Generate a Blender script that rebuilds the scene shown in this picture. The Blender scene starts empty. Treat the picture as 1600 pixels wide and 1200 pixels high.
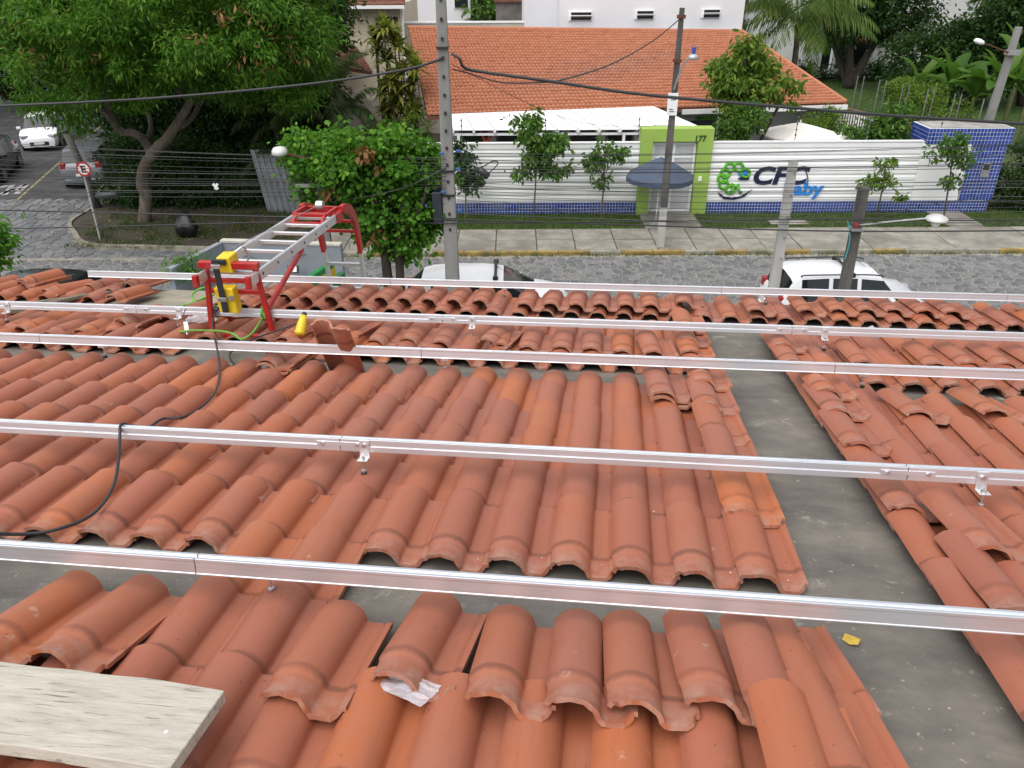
import bpy, bmesh, math, random
import numpy as np
from mathutils import Matrix, Vector, Quaternion
random.seed(7)
RNG = np.random.default_rng(11)
D = bpy.data
SC = bpy.context.scene
COL = SC.collection
PI = math.pi
R_ = math.radians

# ------------------------------------------------------------------ camera, sky, sun, exposure
CAM_H = 8.6
cam_d = D.cameras.new('camera')
cam = D.objects.new('camera', cam_d)
COL.objects.link(cam)
SC.camera = cam
F_PX = 1240.0
cam_d.sensor_width = 36.0
cam_d.sensor_fit = 'HORIZONTAL'
cam_d.lens = F_PX / 1600.0 * 36.0
cam_d.clip_start = 0.05
cam_d.clip_end = 3000
CR = Matrix(((0.9999857780811778, -0.005333257483099615, 0.0),
             (-0.002574152315735686, -0.4826535592004412, 0.8758075790554689),
             (-0.004670907324752938, -0.8757951233911759, -0.48266042355780364)))   # image axes (right, down, forward) in the world
cam.matrix_world = Matrix.Translation((0, 0, CAM_H)) @ (CR @ Matrix.Diagonal((1, -1, -1))).to_4x4()

SUN_EL, SUN_AZ = 62.0, 218.0      # azimuth measured clockwise from +Y (north)
world = D.worlds.new('World')
SC.world = world
world.use_nodes = True
wn = world.node_tree
bg = wn.nodes['Background']
sky_t = wn.nodes.new('ShaderNodeTexSky')
sky_t.sky_type = 'NISHITA'
sky_t.sun_disc = False
sky_t.sun_elevation = R_(SUN_EL)
sky_t.sun_rotation = R_(SUN_AZ)
sky_t.air_density = 1.0
sky_t.dust_density = 2.0
sky_t.ozone_density = 1.0
hs = wn.nodes.new('ShaderNodeHueSaturation')
hs.inputs['Saturation'].default_value = 0.22
wn.links.new(sky_t.outputs[0], hs.inputs['Color'])
wn.links.new(hs.outputs[0], bg.inputs['Color'])
bg.inputs['Strength'].default_value = 0.088
sun_d = D.lights.new('sun', 'SUN')
sun_d.energy = 1.5
sun_d.angle = R_(85)
sun_d.color = (1.0, 0.965, 0.92)
sun = D.objects.new('sun', sun_d)
COL.objects.link(sun)
az, el = R_(SUN_AZ), R_(SUN_EL)
sdir = Vector((math.sin(az) * math.cos(el), math.cos(az) * math.cos(el), math.sin(el)))
sun.rotation_euler = sdir.to_track_quat('Z', 'Y').to_euler()
sun.location = (0, 0, 60)
vs = SC.view_settings
vs.view_transform = 'Standard'
vs.look = 'None'
vs.exposure = 1.06
vs.gamma = 1.0
vs.use_curve_mapping = False
SC.cycles.max_bounces = 5
SC.cycles.diffuse_bounces = 3
SC.cycles.glossy_bounces = 3
SC.cycles.transmission_bounces = 3
SC.cycles.transparent_max_bounces = 6
SC.cycles.caustics_reflective = False
SC.cycles.caustics_refractive = False

# ------------------------------------------------------------------ coordinate helpers
def ray(x, y):
    return CR @ Vector(((x - 800) / F_PX, (y - 600) / F_PX, 1.0))
def at(x, y, Y):                      # point at distance Y down the view that shows at photo position x, y
    r = ray(x, y)
    return Vector((0, 0, CAM_H)) + r * (Y / r.y)
def gp(x, y, z=0.0):                  # point on the level z that shows at photo position x, y
    r = ray(x, y)
    return Vector((0, 0, CAM_H)) + r * ((z - CAM_H) / r.z)
RU = Vector((0.9917599519402566, -0.12692978921381654, 0.017350110593192546))
RV = Vector((0.1279093711812073, 0.9735046086311461, -0.18954674815977984))
RN = Vector((0.007168716167352226, 0.1902041155812748, 0.9817183933921463))
RO = Vector((0, 0, CAM_H)) - RN * 1.39
RM = Matrix.Identity(4)               # frame of the tiled roof: u along the eave, v down the slope, n out of it
for i in range(3):
    RM[i][0], RM[i][1], RM[i][2], RM[i][3] = RU[i], RV[i], RN[i], RO[i]
def rw(u, v, z=0.0):
    return RM @ Vector((u, v, z))

# ------------------------------------------------------------------ materials
def new_mat(name):
    m = D.materials.new(name)
    m.use_nodes = True
    nt = m.node_tree
    return m, nt, nt.nodes['Principled BSDF']
def N(nt, kind, **kw):
    n = nt.nodes.new(kind)
    for k, v in kw.items():
        if k in n.inputs: n.inputs[k].default_value = v
        else: setattr(n, k, v)
    return n
def ramp(nt, fac, stops):
    r = nt.nodes.new('ShaderNodeValToRGB')
    e = r.color_ramp.elements
    while len(e) < len(stops): e.new(0.5)
    for el_, (p, c) in zip(e, stops):
        el_.position = p
        el_.color = (*c, 1) if len(c) == 3 else c
    nt.links.new(fac, r.inputs[0])
    return r.outputs[0]
def mixc(nt, fac, a, b, mode='MIX'):
    m = nt.nodes.new('ShaderNodeMix')
    m.data_type = 'RGBA'
    m.blend_type = mode
    for sock, v in ((m.inputs[0], fac), (m.inputs[6], a), (m.inputs[7], b)):
        if hasattr(v, 'is_output'): nt.links.new(v, sock)
        elif isinstance(v, (int, float)): sock.default_value = v
        else: sock.default_value = (*v, 1)
    return m.outputs[2]
def mth(nt, op, a, b=None, c=None, clamp=False):
    m = nt.nodes.new('ShaderNodeMath')
    m.operation = op
    m.use_clamp = clamp
    for i, v in enumerate((a, b, c)):
        if v is None: continue
        if hasattr(v, 'is_output'): nt.links.new(v, m.inputs[i])
        else: m.inputs[i].default_value = v
    return m.outputs[0]
def coords(nt, rnd=True, scale=None):
    tc = nt.nodes.new('ShaderNodeTexCoord')
    out = tc.outputs['Object']
    if scale:
        mp = nt.nodes.new('ShaderNodeMapping')
        mp.inputs['Scale'].default_value = scale
        nt.links.new(out, mp.inputs[0])
        out = mp.outputs[0]
    if rnd:
        oi = nt.nodes.new('ShaderNodeObjectInfo')
        mm = mth(nt, 'MULTIPLY', oi.outputs['Random'], 57.0)
        va = nt.nodes.new('ShaderNodeVectorMath')
        va.operation = 'ADD'
        nt.links.new(out, va.inputs[0])
        nt.links.new(mm, va.inputs[1])
        out = va.outputs[0]
    return out
def noise(nt, vec, scale, detail=4, rough=0.55):
    n = nt.nodes.new('ShaderNodeTexNoise')
    n.inputs['Scale'].default_value = scale
    n.inputs['Detail'].default_value = detail
    n.inputs['Roughness'].default_value = rough
    nt.links.new(vec, n.inputs['Vector'])
    return n.outputs['Fac']
def bump(nt, bs, h, strength=0.3, dist=0.01):
    b = nt.nodes.new('ShaderNodeBump')
    b.inputs['Strength'].default_value = strength
    b.inputs['Distance'].default_value = dist
    nt.links.new(h, b.inputs['Height'])
    nt.links.new(b.outputs[0], bs.inputs['Normal'])
MATS = {}
def pm(name, col, rough=0.6, metal=0.0, var=0.25, scale=4.0, bmp=0.15, dirt=None, dirt_amt=0.4, spec=None, stretch=None):
    """plain procedural surface: base colour with two-octave variation, optional dirt colour, fine relief"""
    if name in MATS: return MATS[name]
    m, nt, bs = new_mat(name)
    v = coords(nt, True, stretch)
    n1 = noise(nt, v, scale, 3, 0.6)
    dark = tuple(c * (1 - var) for c in col)
    lite = tuple(min(1, c * (1 + var * 0.6)) for c in col)
    c = ramp(nt, n1, [(0.3, dark), (0.7, lite)])
    if dirt:
        n2 = noise(nt, v, scale * 0.45, 4, 0.7)
        f = ramp(nt, n2, [(0.48, (0, 0, 0)), (0.68, (dirt_amt,) * 3)])
        c = mixc(nt, f, c, dirt)
    nt.links.new(c, bs.inputs['Base Color'])
    n3 = noise(nt, v, scale * 9, 2, 0.6)
    rr = mth(nt, 'MULTIPLY_ADD', n1, 0.2, rough - 0.1, clamp=True)
    nt.links.new(rr, bs.inputs['Roughness'])
    bs.inputs['Metallic'].default_value = metal
    if spec is not None: bs.inputs['Specular IOR Level'].default_value = spec
    if bmp: bump(nt, bs, n3, bmp, 0.01)
    MATS[name] = m
    return m

def tile_mat():
    m, nt, bs = new_mat('clay_roof_tile')
    oi = N(nt, 'ShaderNodeObjectInfo')
    ge = N(nt, 'ShaderNodeNewGeometry')
    rnd = mth(nt, 'FRACT', mth(nt, 'ADD', oi.outputs['Random'], ge.outputs['Random Per Island']))
    base = ramp(nt, rnd, [(0.0, (0.30, 0.104, 0.066)), (0.3, (0.33, 0.112, 0.067)), (0.6, (0.35, 0.116, 0.063)), (0.85, (0.375, 0.118, 0.055)), (1.0, (0.42, 0.128, 0.047))])
    v = coords(nt, True)
    n1 = noise(nt, v, 5.0, 3, 0.6)
    # dusty weathered bloom, patchy
    rnd2 = mth(nt, 'FRACT', mth(nt, 'MULTIPLY', rnd, 7.31))
    bl = mth(nt, 'MULTIPLY', ramp(nt, n1, [(0.35, (0, 0, 0)), (0.7, (1, 1, 1))]), mth(nt, 'MULTIPLY_ADD', rnd2, 0.65, 0.12))
    c = mixc(nt, bl, base, (0.335, 0.135, 0.088))
    # the part that lay under the next tile kept its fired orange colour
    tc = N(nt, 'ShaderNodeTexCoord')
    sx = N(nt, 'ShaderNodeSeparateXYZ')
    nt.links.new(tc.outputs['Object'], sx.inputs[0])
    # long streaks along the tile
    vs_ = coords(nt, True, (22, 1.6, 10))
    st = noise(nt, vs_, 3.0, 3, 0.6)
    c = mixc(nt, ramp(nt, st, [(0.55, (0, 0, 0)), (0.8, (0.22,) * 3)]), c, (0.20, 0.062, 0.036))
    # specks of dirt and pale mortar
    sp = noise(nt, v, 70.0, 1, 0.5)
    c = mixc(nt, ramp(nt, sp, [(0.745, (0, 0, 0)), (0.78, (0.55,) * 3)]), c, (0.10, 0.04, 0.03))
    n4 = noise(nt, v, 9.0, 4, 0.75)
    pl = mth(nt, 'MULTIPLY', ramp(nt, n4, [(0.66, (0, 0, 0)), (0.72, (0.5,) * 3)]), ramp(nt, rnd2, [(0.5, (0.15,) * 3), (0.8, (1, 1, 1))]))
    c = mixc(nt, pl, c, (0.50, 0.36, 0.29))
    # pale dust trapped at the collar of the upper end
    hd = ramp(nt, sx.outputs[1], [(0.0, (0.75,) * 3), (0.11, (0, 0, 0))])
    c = mixc(nt, mth(nt, 'MULTIPLY', hd, ramp(nt, noise(nt, v, 16, 3, 0.7), [(0.4, (0, 0, 0)), (0.62, (0.85,) * 3)])), c, (0.40, 0.27, 0.21))
    # gap shadow painted into the colour, with grime, where the covering tile ended
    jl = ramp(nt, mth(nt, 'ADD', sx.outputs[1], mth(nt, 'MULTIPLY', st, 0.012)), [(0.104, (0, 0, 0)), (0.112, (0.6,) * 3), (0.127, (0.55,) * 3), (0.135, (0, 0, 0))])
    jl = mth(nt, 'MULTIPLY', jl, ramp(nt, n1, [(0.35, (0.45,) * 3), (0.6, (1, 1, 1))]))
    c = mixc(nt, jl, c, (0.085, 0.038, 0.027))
    nt.links.new(c, bs.inputs['Base Color'])
    nt.links.new(mth(nt, 'MULTIPLY_ADD', n1, 0.25, 0.36), bs.inputs['Roughness'])
    bs.inputs['Specular IOR Level'].default_value = 0.32
    fine = noise(nt, v, 90, 2, 0.6)
    bump(nt, bs, fine, 0.10, 0.006)
    return m
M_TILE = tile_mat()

def deck_mat():
    m, nt, bs = new_mat('tarred_concrete_deck')
    v = coords(nt, False)
    vs_ = coords(nt, False, (1.0, 1.5, 1))
    n1 = noise(nt, vs_, 2.4, 5, 0.68)
    n2 = noise(nt, v, 5.0, 5, 0.72)
    n3 = noise(nt, v, 0.55, 3, 0.5)
    c = ramp(nt, n1, [(0.28, (0.088, 0.080, 0.070)), (0.50, (0.145, 0.131, 0.114)), (0.72, (0.22, 0.196, 0.160))])
    c = mixc(nt, ramp(nt, n2, [(0.60, (0, 0, 0)), (0.70, (0.75,) * 3)]), c, (0.34, 0.31, 0.25))
    c = mixc(nt, ramp(nt, noise(nt, v, 38, 3, 0.6), [(0.67, (0, 0, 0)), (0.72, (0.7,) * 3)]), c, (0.40, 0.36, 0.26))
    # bare, untarred cement towards the far left of the deck
    sx = N(nt, 'ShaderNodeSeparateXYZ')
    nt.links.new(v, sx.inputs[0])
    far = mth(nt, 'MULTIPLY', mth(nt, 'MULTIPLY_ADD', sx.outputs[1], 1.6, -9.6, clamp=True), mth(nt, 'MULTIPLY_ADD', sx.outputs[0], -1.2, -3.2, clamp=True))
    c = mixc(nt, mth(nt, 'MULTIPLY', far, ramp(nt, n2, [(0.3, (0.4,) * 3), (0.6, (1, 1, 1))])), c, (0.38, 0.34, 0.26))
    nt.links.new(c, bs.inputs['Base Color'])
    nt.links.new(mth(nt, 'MULTIPLY_ADD', n2, 0.3, 0.55), bs.inputs['Roughness'])
    bump(nt, bs, n2, 0.5, 0.012)
    return m
M_DECK = deck_mat()

def alu_mat(name, col, rough):
    m, nt, bs = new_mat(name)
    v = coords(nt, True, (0.6, 60, 60))
    n1 = noise(nt, v, 6.0, 4, 0.6)
    v2 = coords(nt, True)
    n2 = noise(nt, v2, 2.0, 5, 0.6)
    c = mixc(nt, ramp(nt, n2, [(0.35, (0, 0, 0)), (0.75, (0.5,) * 3)]), col, tuple(k * 0.78 for k in col))
    nt.links.new(c, bs.inputs['Base Color'])
    bs.inputs['Metallic'].default_value = 0.88
    nt.links.new(mth(nt, 'MULTIPLY_ADD', n1, 0.22, rough - 0.1), bs.inputs['Roughness'])
    bump(nt, bs, n1, 0.06, 0.003)
    return m
M_ALU = alu_mat('mill_finish_aluminium', (0.84, 0.87, 0.92), 0.40)
M_ALU2 = alu_mat('scuffed_ladder_aluminium', (0.82, 0.83, 0.85), 0.42)

def leaf_mat(name, cols, transl=0.35, rough=0.5):
    if name in MATS: return MATS[name]
    m, nt, bs = new_mat(name)
    ge = N(nt, 'ShaderNodeNewGeometry')
    n = len(cols)
    c = ramp(nt, ge.outputs['Random Per Island'], [(i / max(1, n - 1), k) for i, k in enumerate(cols)])
    v = coords(nt, False)
    c = mixc(nt, ramp(nt, noise(nt, v, 0.9, 3, 0.5), [(0.35, (0, 0, 0)), (0.7, (0.45,) * 3)]), c, cols[0])
    nt.links.new(c, bs.inputs['Base Color'])
    bs.inputs['Roughness'].default_value = rough
    bs.inputs['Specular IOR Level'].default_value = 0.2
    tr = N(nt, 'ShaderNodeBsdfTranslucent')
    nt.links.new(mixc(nt, 0.4, c, (0.16, 0.36, 0.03), 'MIX'), tr.inputs['Color'])
    mx = N(nt, 'ShaderNodeMixShader')
    mx.inputs[0].default_value = transl
    nt.links.new(bs.outputs[0], mx.inputs[1])
    nt.links.new(tr.outputs[0], mx.inputs[2])
    nt.links.new(mx.outputs[0], nt.nodes['Material Output'].inputs['Surface'])
    MATS[name] = m
    return m

# ------------------------------------------------------------------ mesh helpers
def np_mesh(name, V, F):
    """V (n,3) floats, F list of int arrays all with the same corner count, or one (m,k) array"""
    me = D.meshes.new(name)
    V = np.asarray(V, dtype=np.float32)
    F = np.asarray(F, dtype=np.int32)
    k = F.shape[1]
    me.vertices.add(len(V))
    me.vertices.foreach_set('co', V.ravel())
    me.loops.add(F.size)
    me.loops.foreach_set('vertex_index', F.ravel())
    me.polygons.add(len(F))
    me.polygons.foreach_set('loop_start', np.arange(0, F.size, k, dtype=np.int32))
    me.polygons.foreach_set('loop_total', np.full(len(F), k, dtype=np.int32))
    me.update(calc_edges=True)
    me.validate()
    return me
def link(o, parent=None, M=None):
    COL.objects.link(o)
    if M is None: M = Matrix.Identity(4)
    if parent is not None:
        o.parent = parent
        o.matrix_basis = WORLD[parent.name].inverted() @ M
    else:
        o.matrix_basis = M
    WORLD[o.name] = M.copy()
    return o
WORLD = {}
def mobj(name, me, mat, parent=None, M=None, smooth=False, bevel=0.0):
    if mat is not None and not me.materials: me.materials.append(mat)
    if smooth:
        me.polygons.foreach_set('use_smooth', np.ones(len(me.polygons), dtype=bool))
    o = D.objects.new(name, me)
    link(o, parent, M)
    if bevel:
        b = o.modifiers.new('bevel', 'BEVEL')
        b.width = bevel
        b.segments = 2
        b.limit_method = 'ANGLE'
        b.angle_limit = R_(35)
    return o
def tag(o, label=None, cat=None, group=None, kind=None):
    if label: o['label'] = label
    if cat: o['category'] = cat
    if group: o['group'] = group
    if kind: o['kind'] = kind
    return o
def thing(name, label, cat, loc=(0, 0, 0), group=None, rz=0.0, M=None):
    o = D.objects.new(name, None)
    o.empty_display_size = 0.2
    link(o, None, M if M is not None else Matrix.Translation(loc) @ Matrix.Rotation(rz, 4, 'Z'))
    return tag(o, label, cat, group)

class MB:
    def __init__(s):
        s.v, s.f = [], []
    def add(s, vs_, fs):
        b = len(s.v)
        s.v += [tuple(p) for p in vs_]
        s.f += [tuple(i + b for i in f) for f in fs]
        return s
    def hexa(s, p):   # 8 points: bottom 4 ccw, top 4
        return s.add(p, [(3, 2, 1, 0), (4, 5, 6, 7), (0, 1, 5, 4), (1, 2, 6, 5), (2, 3, 7, 6), (3, 0, 4, 7)])
    def box(s, c, d, M=None):
        x, y, z = (k / 2 for k in d)
        p = [Vector(q) for q in ((-x, -y, -z), (x, -y, -z), (x, y, -z), (-x, y, -z), (-x, -y, z), (x, -y, z), (x, y, z), (-x, y, z))]
        if M is not None: p = [M @ q for q in p]
        c = Vector(c)
        return s.hexa([q + c for q in p])
    def bx(s, x0, x1, y0, y1, z0, z1):
        return s.box(((x0 + x1) / 2, (y0 + y1) / 2, (z0 + z1) / 2), (x1 - x0, y1 - y0, z1 - z0))
    def bar(s, p, q, w, h, up=(0, 0, 1)):
        p, q = Vector(p), Vector(q)
        d = (q - p)
        L = d.length
        d.normalize()
        up = Vector(up)
        sd = d.cross(up)
        if sd.length < 1e-4: sd = d.cross(Vector((1, 0, 0)))
        sd.normalize()
        u2 = sd.cross(d)
        a, b = sd * w / 2, u2 * h / 2
        return s.hexa([p - a - b, p + a - b, q + a - b, q - a - b, p - a + b, p + a + b, q + a + b, q - a + b])
    def tube(s, pts, r, n=8, caps=True, r2=None):
        pts = [Vector(p) for p in pts]
        m = len(pts)
        rs = r if isinstance(r, (list, tuple)) else [r + ((r2 - r) * i / (m - 1) if r2 is not None else 0) for i in range(m)]
        ref = None
        base = len(s.v)
        for i, p in enumerate(pts):
            d = (pts[min(i + 1, m - 1)] - pts[max(i - 1, 0)]).normalized()
            if ref is None:
                ref = d.orthogonal().normalized()
            else:
                ref = (ref - d * ref.dot(d))
                ref = ref.normalized() if ref.length > 1e-6 else d.orthogonal().normalized()
            b = d.cross(ref)
            for k in range(n):
                a = 2 * PI * k / n
                s.v.append(tuple(p + (ref * math.cos(a) + b * math.sin(a)) * rs[i]))
        for i in range(m - 1):
            for k in range(n):
                k2 = (k + 1) % n
                s.f.append((base + i * n + k, base + i * n + k2, base + (i + 1) * n + k2, base + (i + 1) * n + k))
        if caps:
            s.f.append(tuple(base + k for k in range(n))[::-1])
            s.f.append(tuple(base + (m - 1) * n + k for k in range(n)))
        return s
    def prism(s, poly, d):   # 3D polygon extruded by vector d
        d = Vector(d)
        n = len(poly)
        a = [Vector(p) for p in poly]
        s.add(a + [p + d for p in a], [tuple(range(n))[::-1], tuple(range(n, 2 * n))] + [(i, (i + 1) % n, n + (i + 1) % n, n + i) for i in range(n)])
        return s
    def sweep(s, prof, p, q, xd, zd):   # closed 2D profile (x,z) swept straight from p to q
        p, q, xd, zd = Vector(p), Vector(q), Vector(xd), Vector(zd)
        n = len(prof)
        a = [p + xd * x + zd * z for x, z in prof]
        b = [q + xd * x + zd * z for x, z in prof]
        s.add(a + b, [tuple(range(n)), tuple(range(n, 2 * n))[::-1]] + [(i, n + i, n + (i + 1) % n, (i + 1) % n) for i in range(n)])
        return s
    def lathe(s, prof, c=(0, 0, 0), n=16, M=None):
        c = Vector(c)
        base = len(s.v)
        for r, z in prof:
            for k in range(n):
                a = 2 * PI * k / n
                p = Vector((r * math.cos(a), r * math.sin(a), z))
                if M is not None: p = M @ p
                s.v.append(tuple(p + c))
        m = len(prof)
        for i in range(m - 1):
            for k in range(n):
                k2 = (k + 1) % n
                s.f.append((base + i * n + k, base + i * n + k2, base + (i + 1) * n + k2, base + (i + 1) * n + k))
        s.f.append(tuple(base + k for k in range(n))[::-1])
        s.f.append(tuple(base + (m - 1) * n + k for k in range(n)))
        return s
    def mesh(s, name, fix=True):
        me = D.meshes.new(name)
        me.from_pydata(s.v, [], s.f)
        if fix:
            bm = bmesh.new()
            bm.from_mesh(me)
            bmesh.ops.recalc_face_normals(bm, faces=bm.faces)
            bm.to_mesh(me)
            bm.free()
        me.update()
        return me
    def build(s, name, mat, parent=None, M=None, smooth=False, bevel=0.0, fix=True):
        return mobj(name, s.mesh(name, fix), mat, parent, M, smooth, bevel)
def autosmooth(o, ang=40):
    me = o.data
    me.polygons.foreach_set('use_smooth', np.ones(len(me.polygons), dtype=bool))
    bm = bmesh.new()
    bm.from_mesh(me)
    for e in bm.edges:
        if len(e.link_faces) == 2 and e.calc_face_angle(0) > R_(ang): e.smooth = False
    bm.to_mesh(me)
    bm.free()
    return o
def spline(pts, n=8):
    """Catmull-Rom through pts"""
    P = [Vector(p) for p in pts]
    out = []
    for i in range(len(P) - 1):
        p0, p1, p2, p3 = P[max(i - 1, 0)], P[i], P[i + 1], P[min(i + 2, len(P) - 1)]
        for k in range(n):
            t = k / n
            out.append(0.5 * ((2 * p1) + (p2 - p0) * t + (2 * p0 - 5 * p1 + 4 * p2 - p3) * t * t + (3 * p1 - p0 - 3 * p2 + p3) * t ** 3))
    out.append(P[-1])
    return out
def text_mesh(name, s, height, width=None, ext=0.01, bold=0.0, shear=0.0):
    cu = D.curves.new(name, 'FONT')
    cu.body = s
    cu.size = 1.0
    cu.extrude = 0.0
    cu.offset = bold
    cu.shear = shear
    cu.resolution_u = 4
    cu.extrude = 0.5
    o = D.objects.new(name + '_tmp', cu)
    COL.objects.link(o)
    dg = bpy.context.evaluated_depsgraph_get()
    dg.update()
    me = D.meshes.new_from_object(o.evaluated_get(dg))
    D.objects.remove(o)
    D.curves.remove(cu)
    me.materials.clear()
    a = np.empty(len(me.vertices) * 3, dtype=np.float32)
    me.vertices.foreach_get('co', a)
    a = a.reshape(-1, 3)
    lo, hi = a.min(0), a.max(0)
    k = height / (hi[1] - lo[1])
    kx = width / (hi[0] - lo[0]) if width else k
    a = (a - np.array([lo[0], lo[1], 0])) * np.array([kx, k, ext * 2])
    me.vertices.foreach_set('co', a.ravel())
    me.update()
    me.name = name
    return me
UPRIGHT = Matrix.Rotation(PI / 2, 4, 'X')     # text plane stands up, facing -Y

# ================================================================== the near house: deck, laid tiles
TL, TW, TP, TT = 0.46, 0.2106, 0.369, 0.0135        # tile length, column pitch, row pitch, thickness
def tile_mesh(name, seed=0):
    rg = random.Random(seed)
    pr = []
    a0 = math.acos(-0.9)
    for k in range(10):
        th = a0 + (R_(12) - a0) * k / 9
        pr.append((0.070 + 0.0775 * math.cos(th), 0.067 * math.sin(th)))
    pr += [(0.1475, 0.006), (0.1525, 0.001), (0.160, 0.0), (0.200, 0.0), (0.206, 0.003), (0.214, 0.013), (0.222, 0.0155), (0.233, 0.0155)]
    n = len(pr)
    ys = [0.0, 0.012, 0.035, 0.058, 0.080, 0.094, 0.106, 0.120, 0.16, 0.26, 0.36, 0.44, TL]
    sc = [0.89, 0.84, 0.81, 0.81, 0.81, 0.84, 0.975, 0.985, 0.985, 0.99, 1.0, 1.01, 1.015]
    wob = [rg.uniform(-0.0012, 0.0012) for _ in range(40)]
    top, bot = [], []
    for j, (y, k) in enumerate(zip(ys, sc)):
        line = []
        for i, (x, z) in enumerate(pr):
            b = max(0.0, min(1.0, (0.165 - x) / 0.03))
            kk = 1 + (k - 1) * b
            xx = 0.072 + (x - 0.072) * (1 + (k - 1) * 0.55 * b)
            zz = z * kk + wob[(i + 3 * j) % 40] * (0.6 if 0 < j < len(ys) - 1 else 1.6)
            yy = y
            f = max(0.0, 1 - y / 0.06)
            if x < 0.018: yy += 0.016 * f
            if x > 0.2: yy += 0.024 * f * min(1, (x - 0.2) / 0.02)
            if y == 0: yy += wob[(i * 5) % 40] * 2
            if y == TL and x > 0.205: yy -= 0.02
            line.append(Vector((xx, yy, zz)))
        top.append(line)
        lo = []
        for i, p in enumerate(line):
            q0, q1 = line[max(i - 1, 0)], line[min(i + 1, n - 1)]
            t = Vector((q1.x - q0.x, q1.z - q0.z)).normalized()
            lo.append(Vector((p.x + t.y * TT, p.y, p.z - t.x * TT)))
        bot.append(lo)
    V, F = [], []
    m = len(ys)
    for g in (top, bot):
        for l in g: V += [tuple(p) for p in l]
    o = n * m
    for j in range(m - 1):
        for i in range(n - 1):
            a = j * n + i
            F.append((a, a + 1, a + n + 1, a + n))
            F.append((o + a, o + a + n, o + a + n + 1, o + a + 1))
        F.append((j * n, (j + 1) * n, o + (j + 1) * n, o + j * n))
        F.append((j * n + n - 1, o + j * n + n - 1, o + (j + 1) * n + n - 1, (j + 1) * n + n - 1))
    for i in range(n - 1):
        F.append((i, o + i, o + i + 1, i + 1))
        F.append(((m - 1) * n + i, (m - 1) * n + i + 1, o + (m - 1) * n + i + 1, o + (m - 1) * n + i))
    me = D.meshes.new(name)
    me.from_pydata(V, [], F)
    bm = bmesh.new()
    bm.from_mesh(me)
    bmesh.ops.recalc_face_normals(bm, faces=bm.faces)
    for e in bm.edges:
        e.smooth = not (len(e.link_faces) == 2 and e.calc_face_angle(0) > R_(42))
    for f_ in bm.faces: f_.smooth = True
    bm.to_mesh(me)
    bm.free()
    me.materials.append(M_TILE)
    return me
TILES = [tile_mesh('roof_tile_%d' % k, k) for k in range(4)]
ZL = -0.070                         # pan level of a laid tile at its upper end; crests end up near 0
def tile_matrix(u, v, z=ZL, tilt=2.5, rot=0.0, roll=0.0):
    return RM @ Matrix.Translation((u, v, z)) @ Matrix.Rotation(R_(rot), 4, 'Z') @ Matrix.Rotation(R_(tilt), 4, 'X') @ Matrix.Rotation(R_(roll), 4, 'Y')
def proj(p):
    q = CR.transposed() @ (Vector(p) - Vector((0, 0, CAM_H)))
    if q.z < 0.05: return None
    return 800 + F_PX * q.x / q.z, 600 + F_PX * q.y / q.z, q.z

house = thing('tiled_house', 'house with clay tile roof in the foreground, rows of tiles opened for solar rails', 'house', (0, 3.2, 0))
deck = MB().bx(-9.0, 8.0, -2.6, 7.0, -0.24, -0.086).build('roof_deck', M_DECK, house, RM)
M_PLASTER = pm('cream_plaster', (0.55, 0.50, 0.42), 0.8, 0, 0.12, 1.5, 0.2, (0.30, 0.26, 0.2), 0.5)
wall = MB()
c4 = [rw(-8.6, -2.3, -0.245), rw(7.6, -2.3, -0.245), rw(7.6, 6.65, -0.245), rw(-8.6, 6.65, -0.245)]
wall.hexa([Vector((p.x, p.y, 0.0)) for p in c4] + c4)
wall.build('wall', M_PLASTER, house)
laid = []      # (u, v, z, tilt)
ul = lambda c: -0.1765 + (0.2106 if c >= 0 else 0.2112) * c
def skew(c, v):                    # the left columns fan out a little towards the camera
    return 0.0 if c > -1 else {-1: -.008, -2: -.018, -3: -.032, -4: -.052}.get(c, -.070) * max(0.0, min(1.0, (4.5 - v) / 2.1))
vk = lambda k: (1.777 + 0.2655 * k - 0.061) * 1.39
for k in range(0, 5):
    for c in range(-24, 4):
        if c == 3 and k >= 3: continue
        laid.append((ul(c) + skew(c, vk(k)), vk(k)))
for c in range(-24, 3):
    laid.append((ul(c) + skew(c, vk(5)), vk(5) - 0.165))
laid.append((ul(3), vk(3), )); laid.append((ul(3), vk(4))); laid.append((ul(3), vk(5) - 0.115))
for c in (-5, -4):
    for k in (-1, -2): laid.append((ul(c) + (-.068 if c == -5 else -.040), vk(k)))
for c in range(-10, 4):
    for k in (-3, -4): laid.append((ul(c) - (.040 if c > -5 else .068), vk(k)))
for c in range(-26, 4):
    if -12.5 < c < -10: pass
    for v in (4.84, 5.15, 5.44):
        if v < 5.0 and -13 <= c <= -11: continue
        laid.append((ul(c), v))
ur = lambda k: 1.077 + TW * k
for k in range(0, 14):
    v0 = 1.33
    r = 0
    while v0 + TP * r < 5.6:
        v = v0 + TP * r
        r += 1
        if k >= 2 and 4.02 < v < 4.62: continue
        laid.append((ur(k), v))
for c in range(-15, 18):
    laid.append((ul(c), 6.20 + (0.09 if c > -3 else 0)))
    laid.append((ul(c), 6.46))
for c in range(-34, -20):
    laid.append((ul(c), 6.30))
pieces = []
for t in laid:
    p = proj(rw(t[0] + 0.1, t[1] + 0.2, 0))
    if p is None: continue
    x, y, z = p
    if x < -330 - 400 / z or x > 1930 + 400 / z or y > 1330: continue
    vis = -60 < x < 1660 and y < 1260
    pieces.append((0 if vis else 1, z, t))
pieces.sort(key=lambda q: (q[0], q[1]))
rest = pieces[298:]
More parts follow.
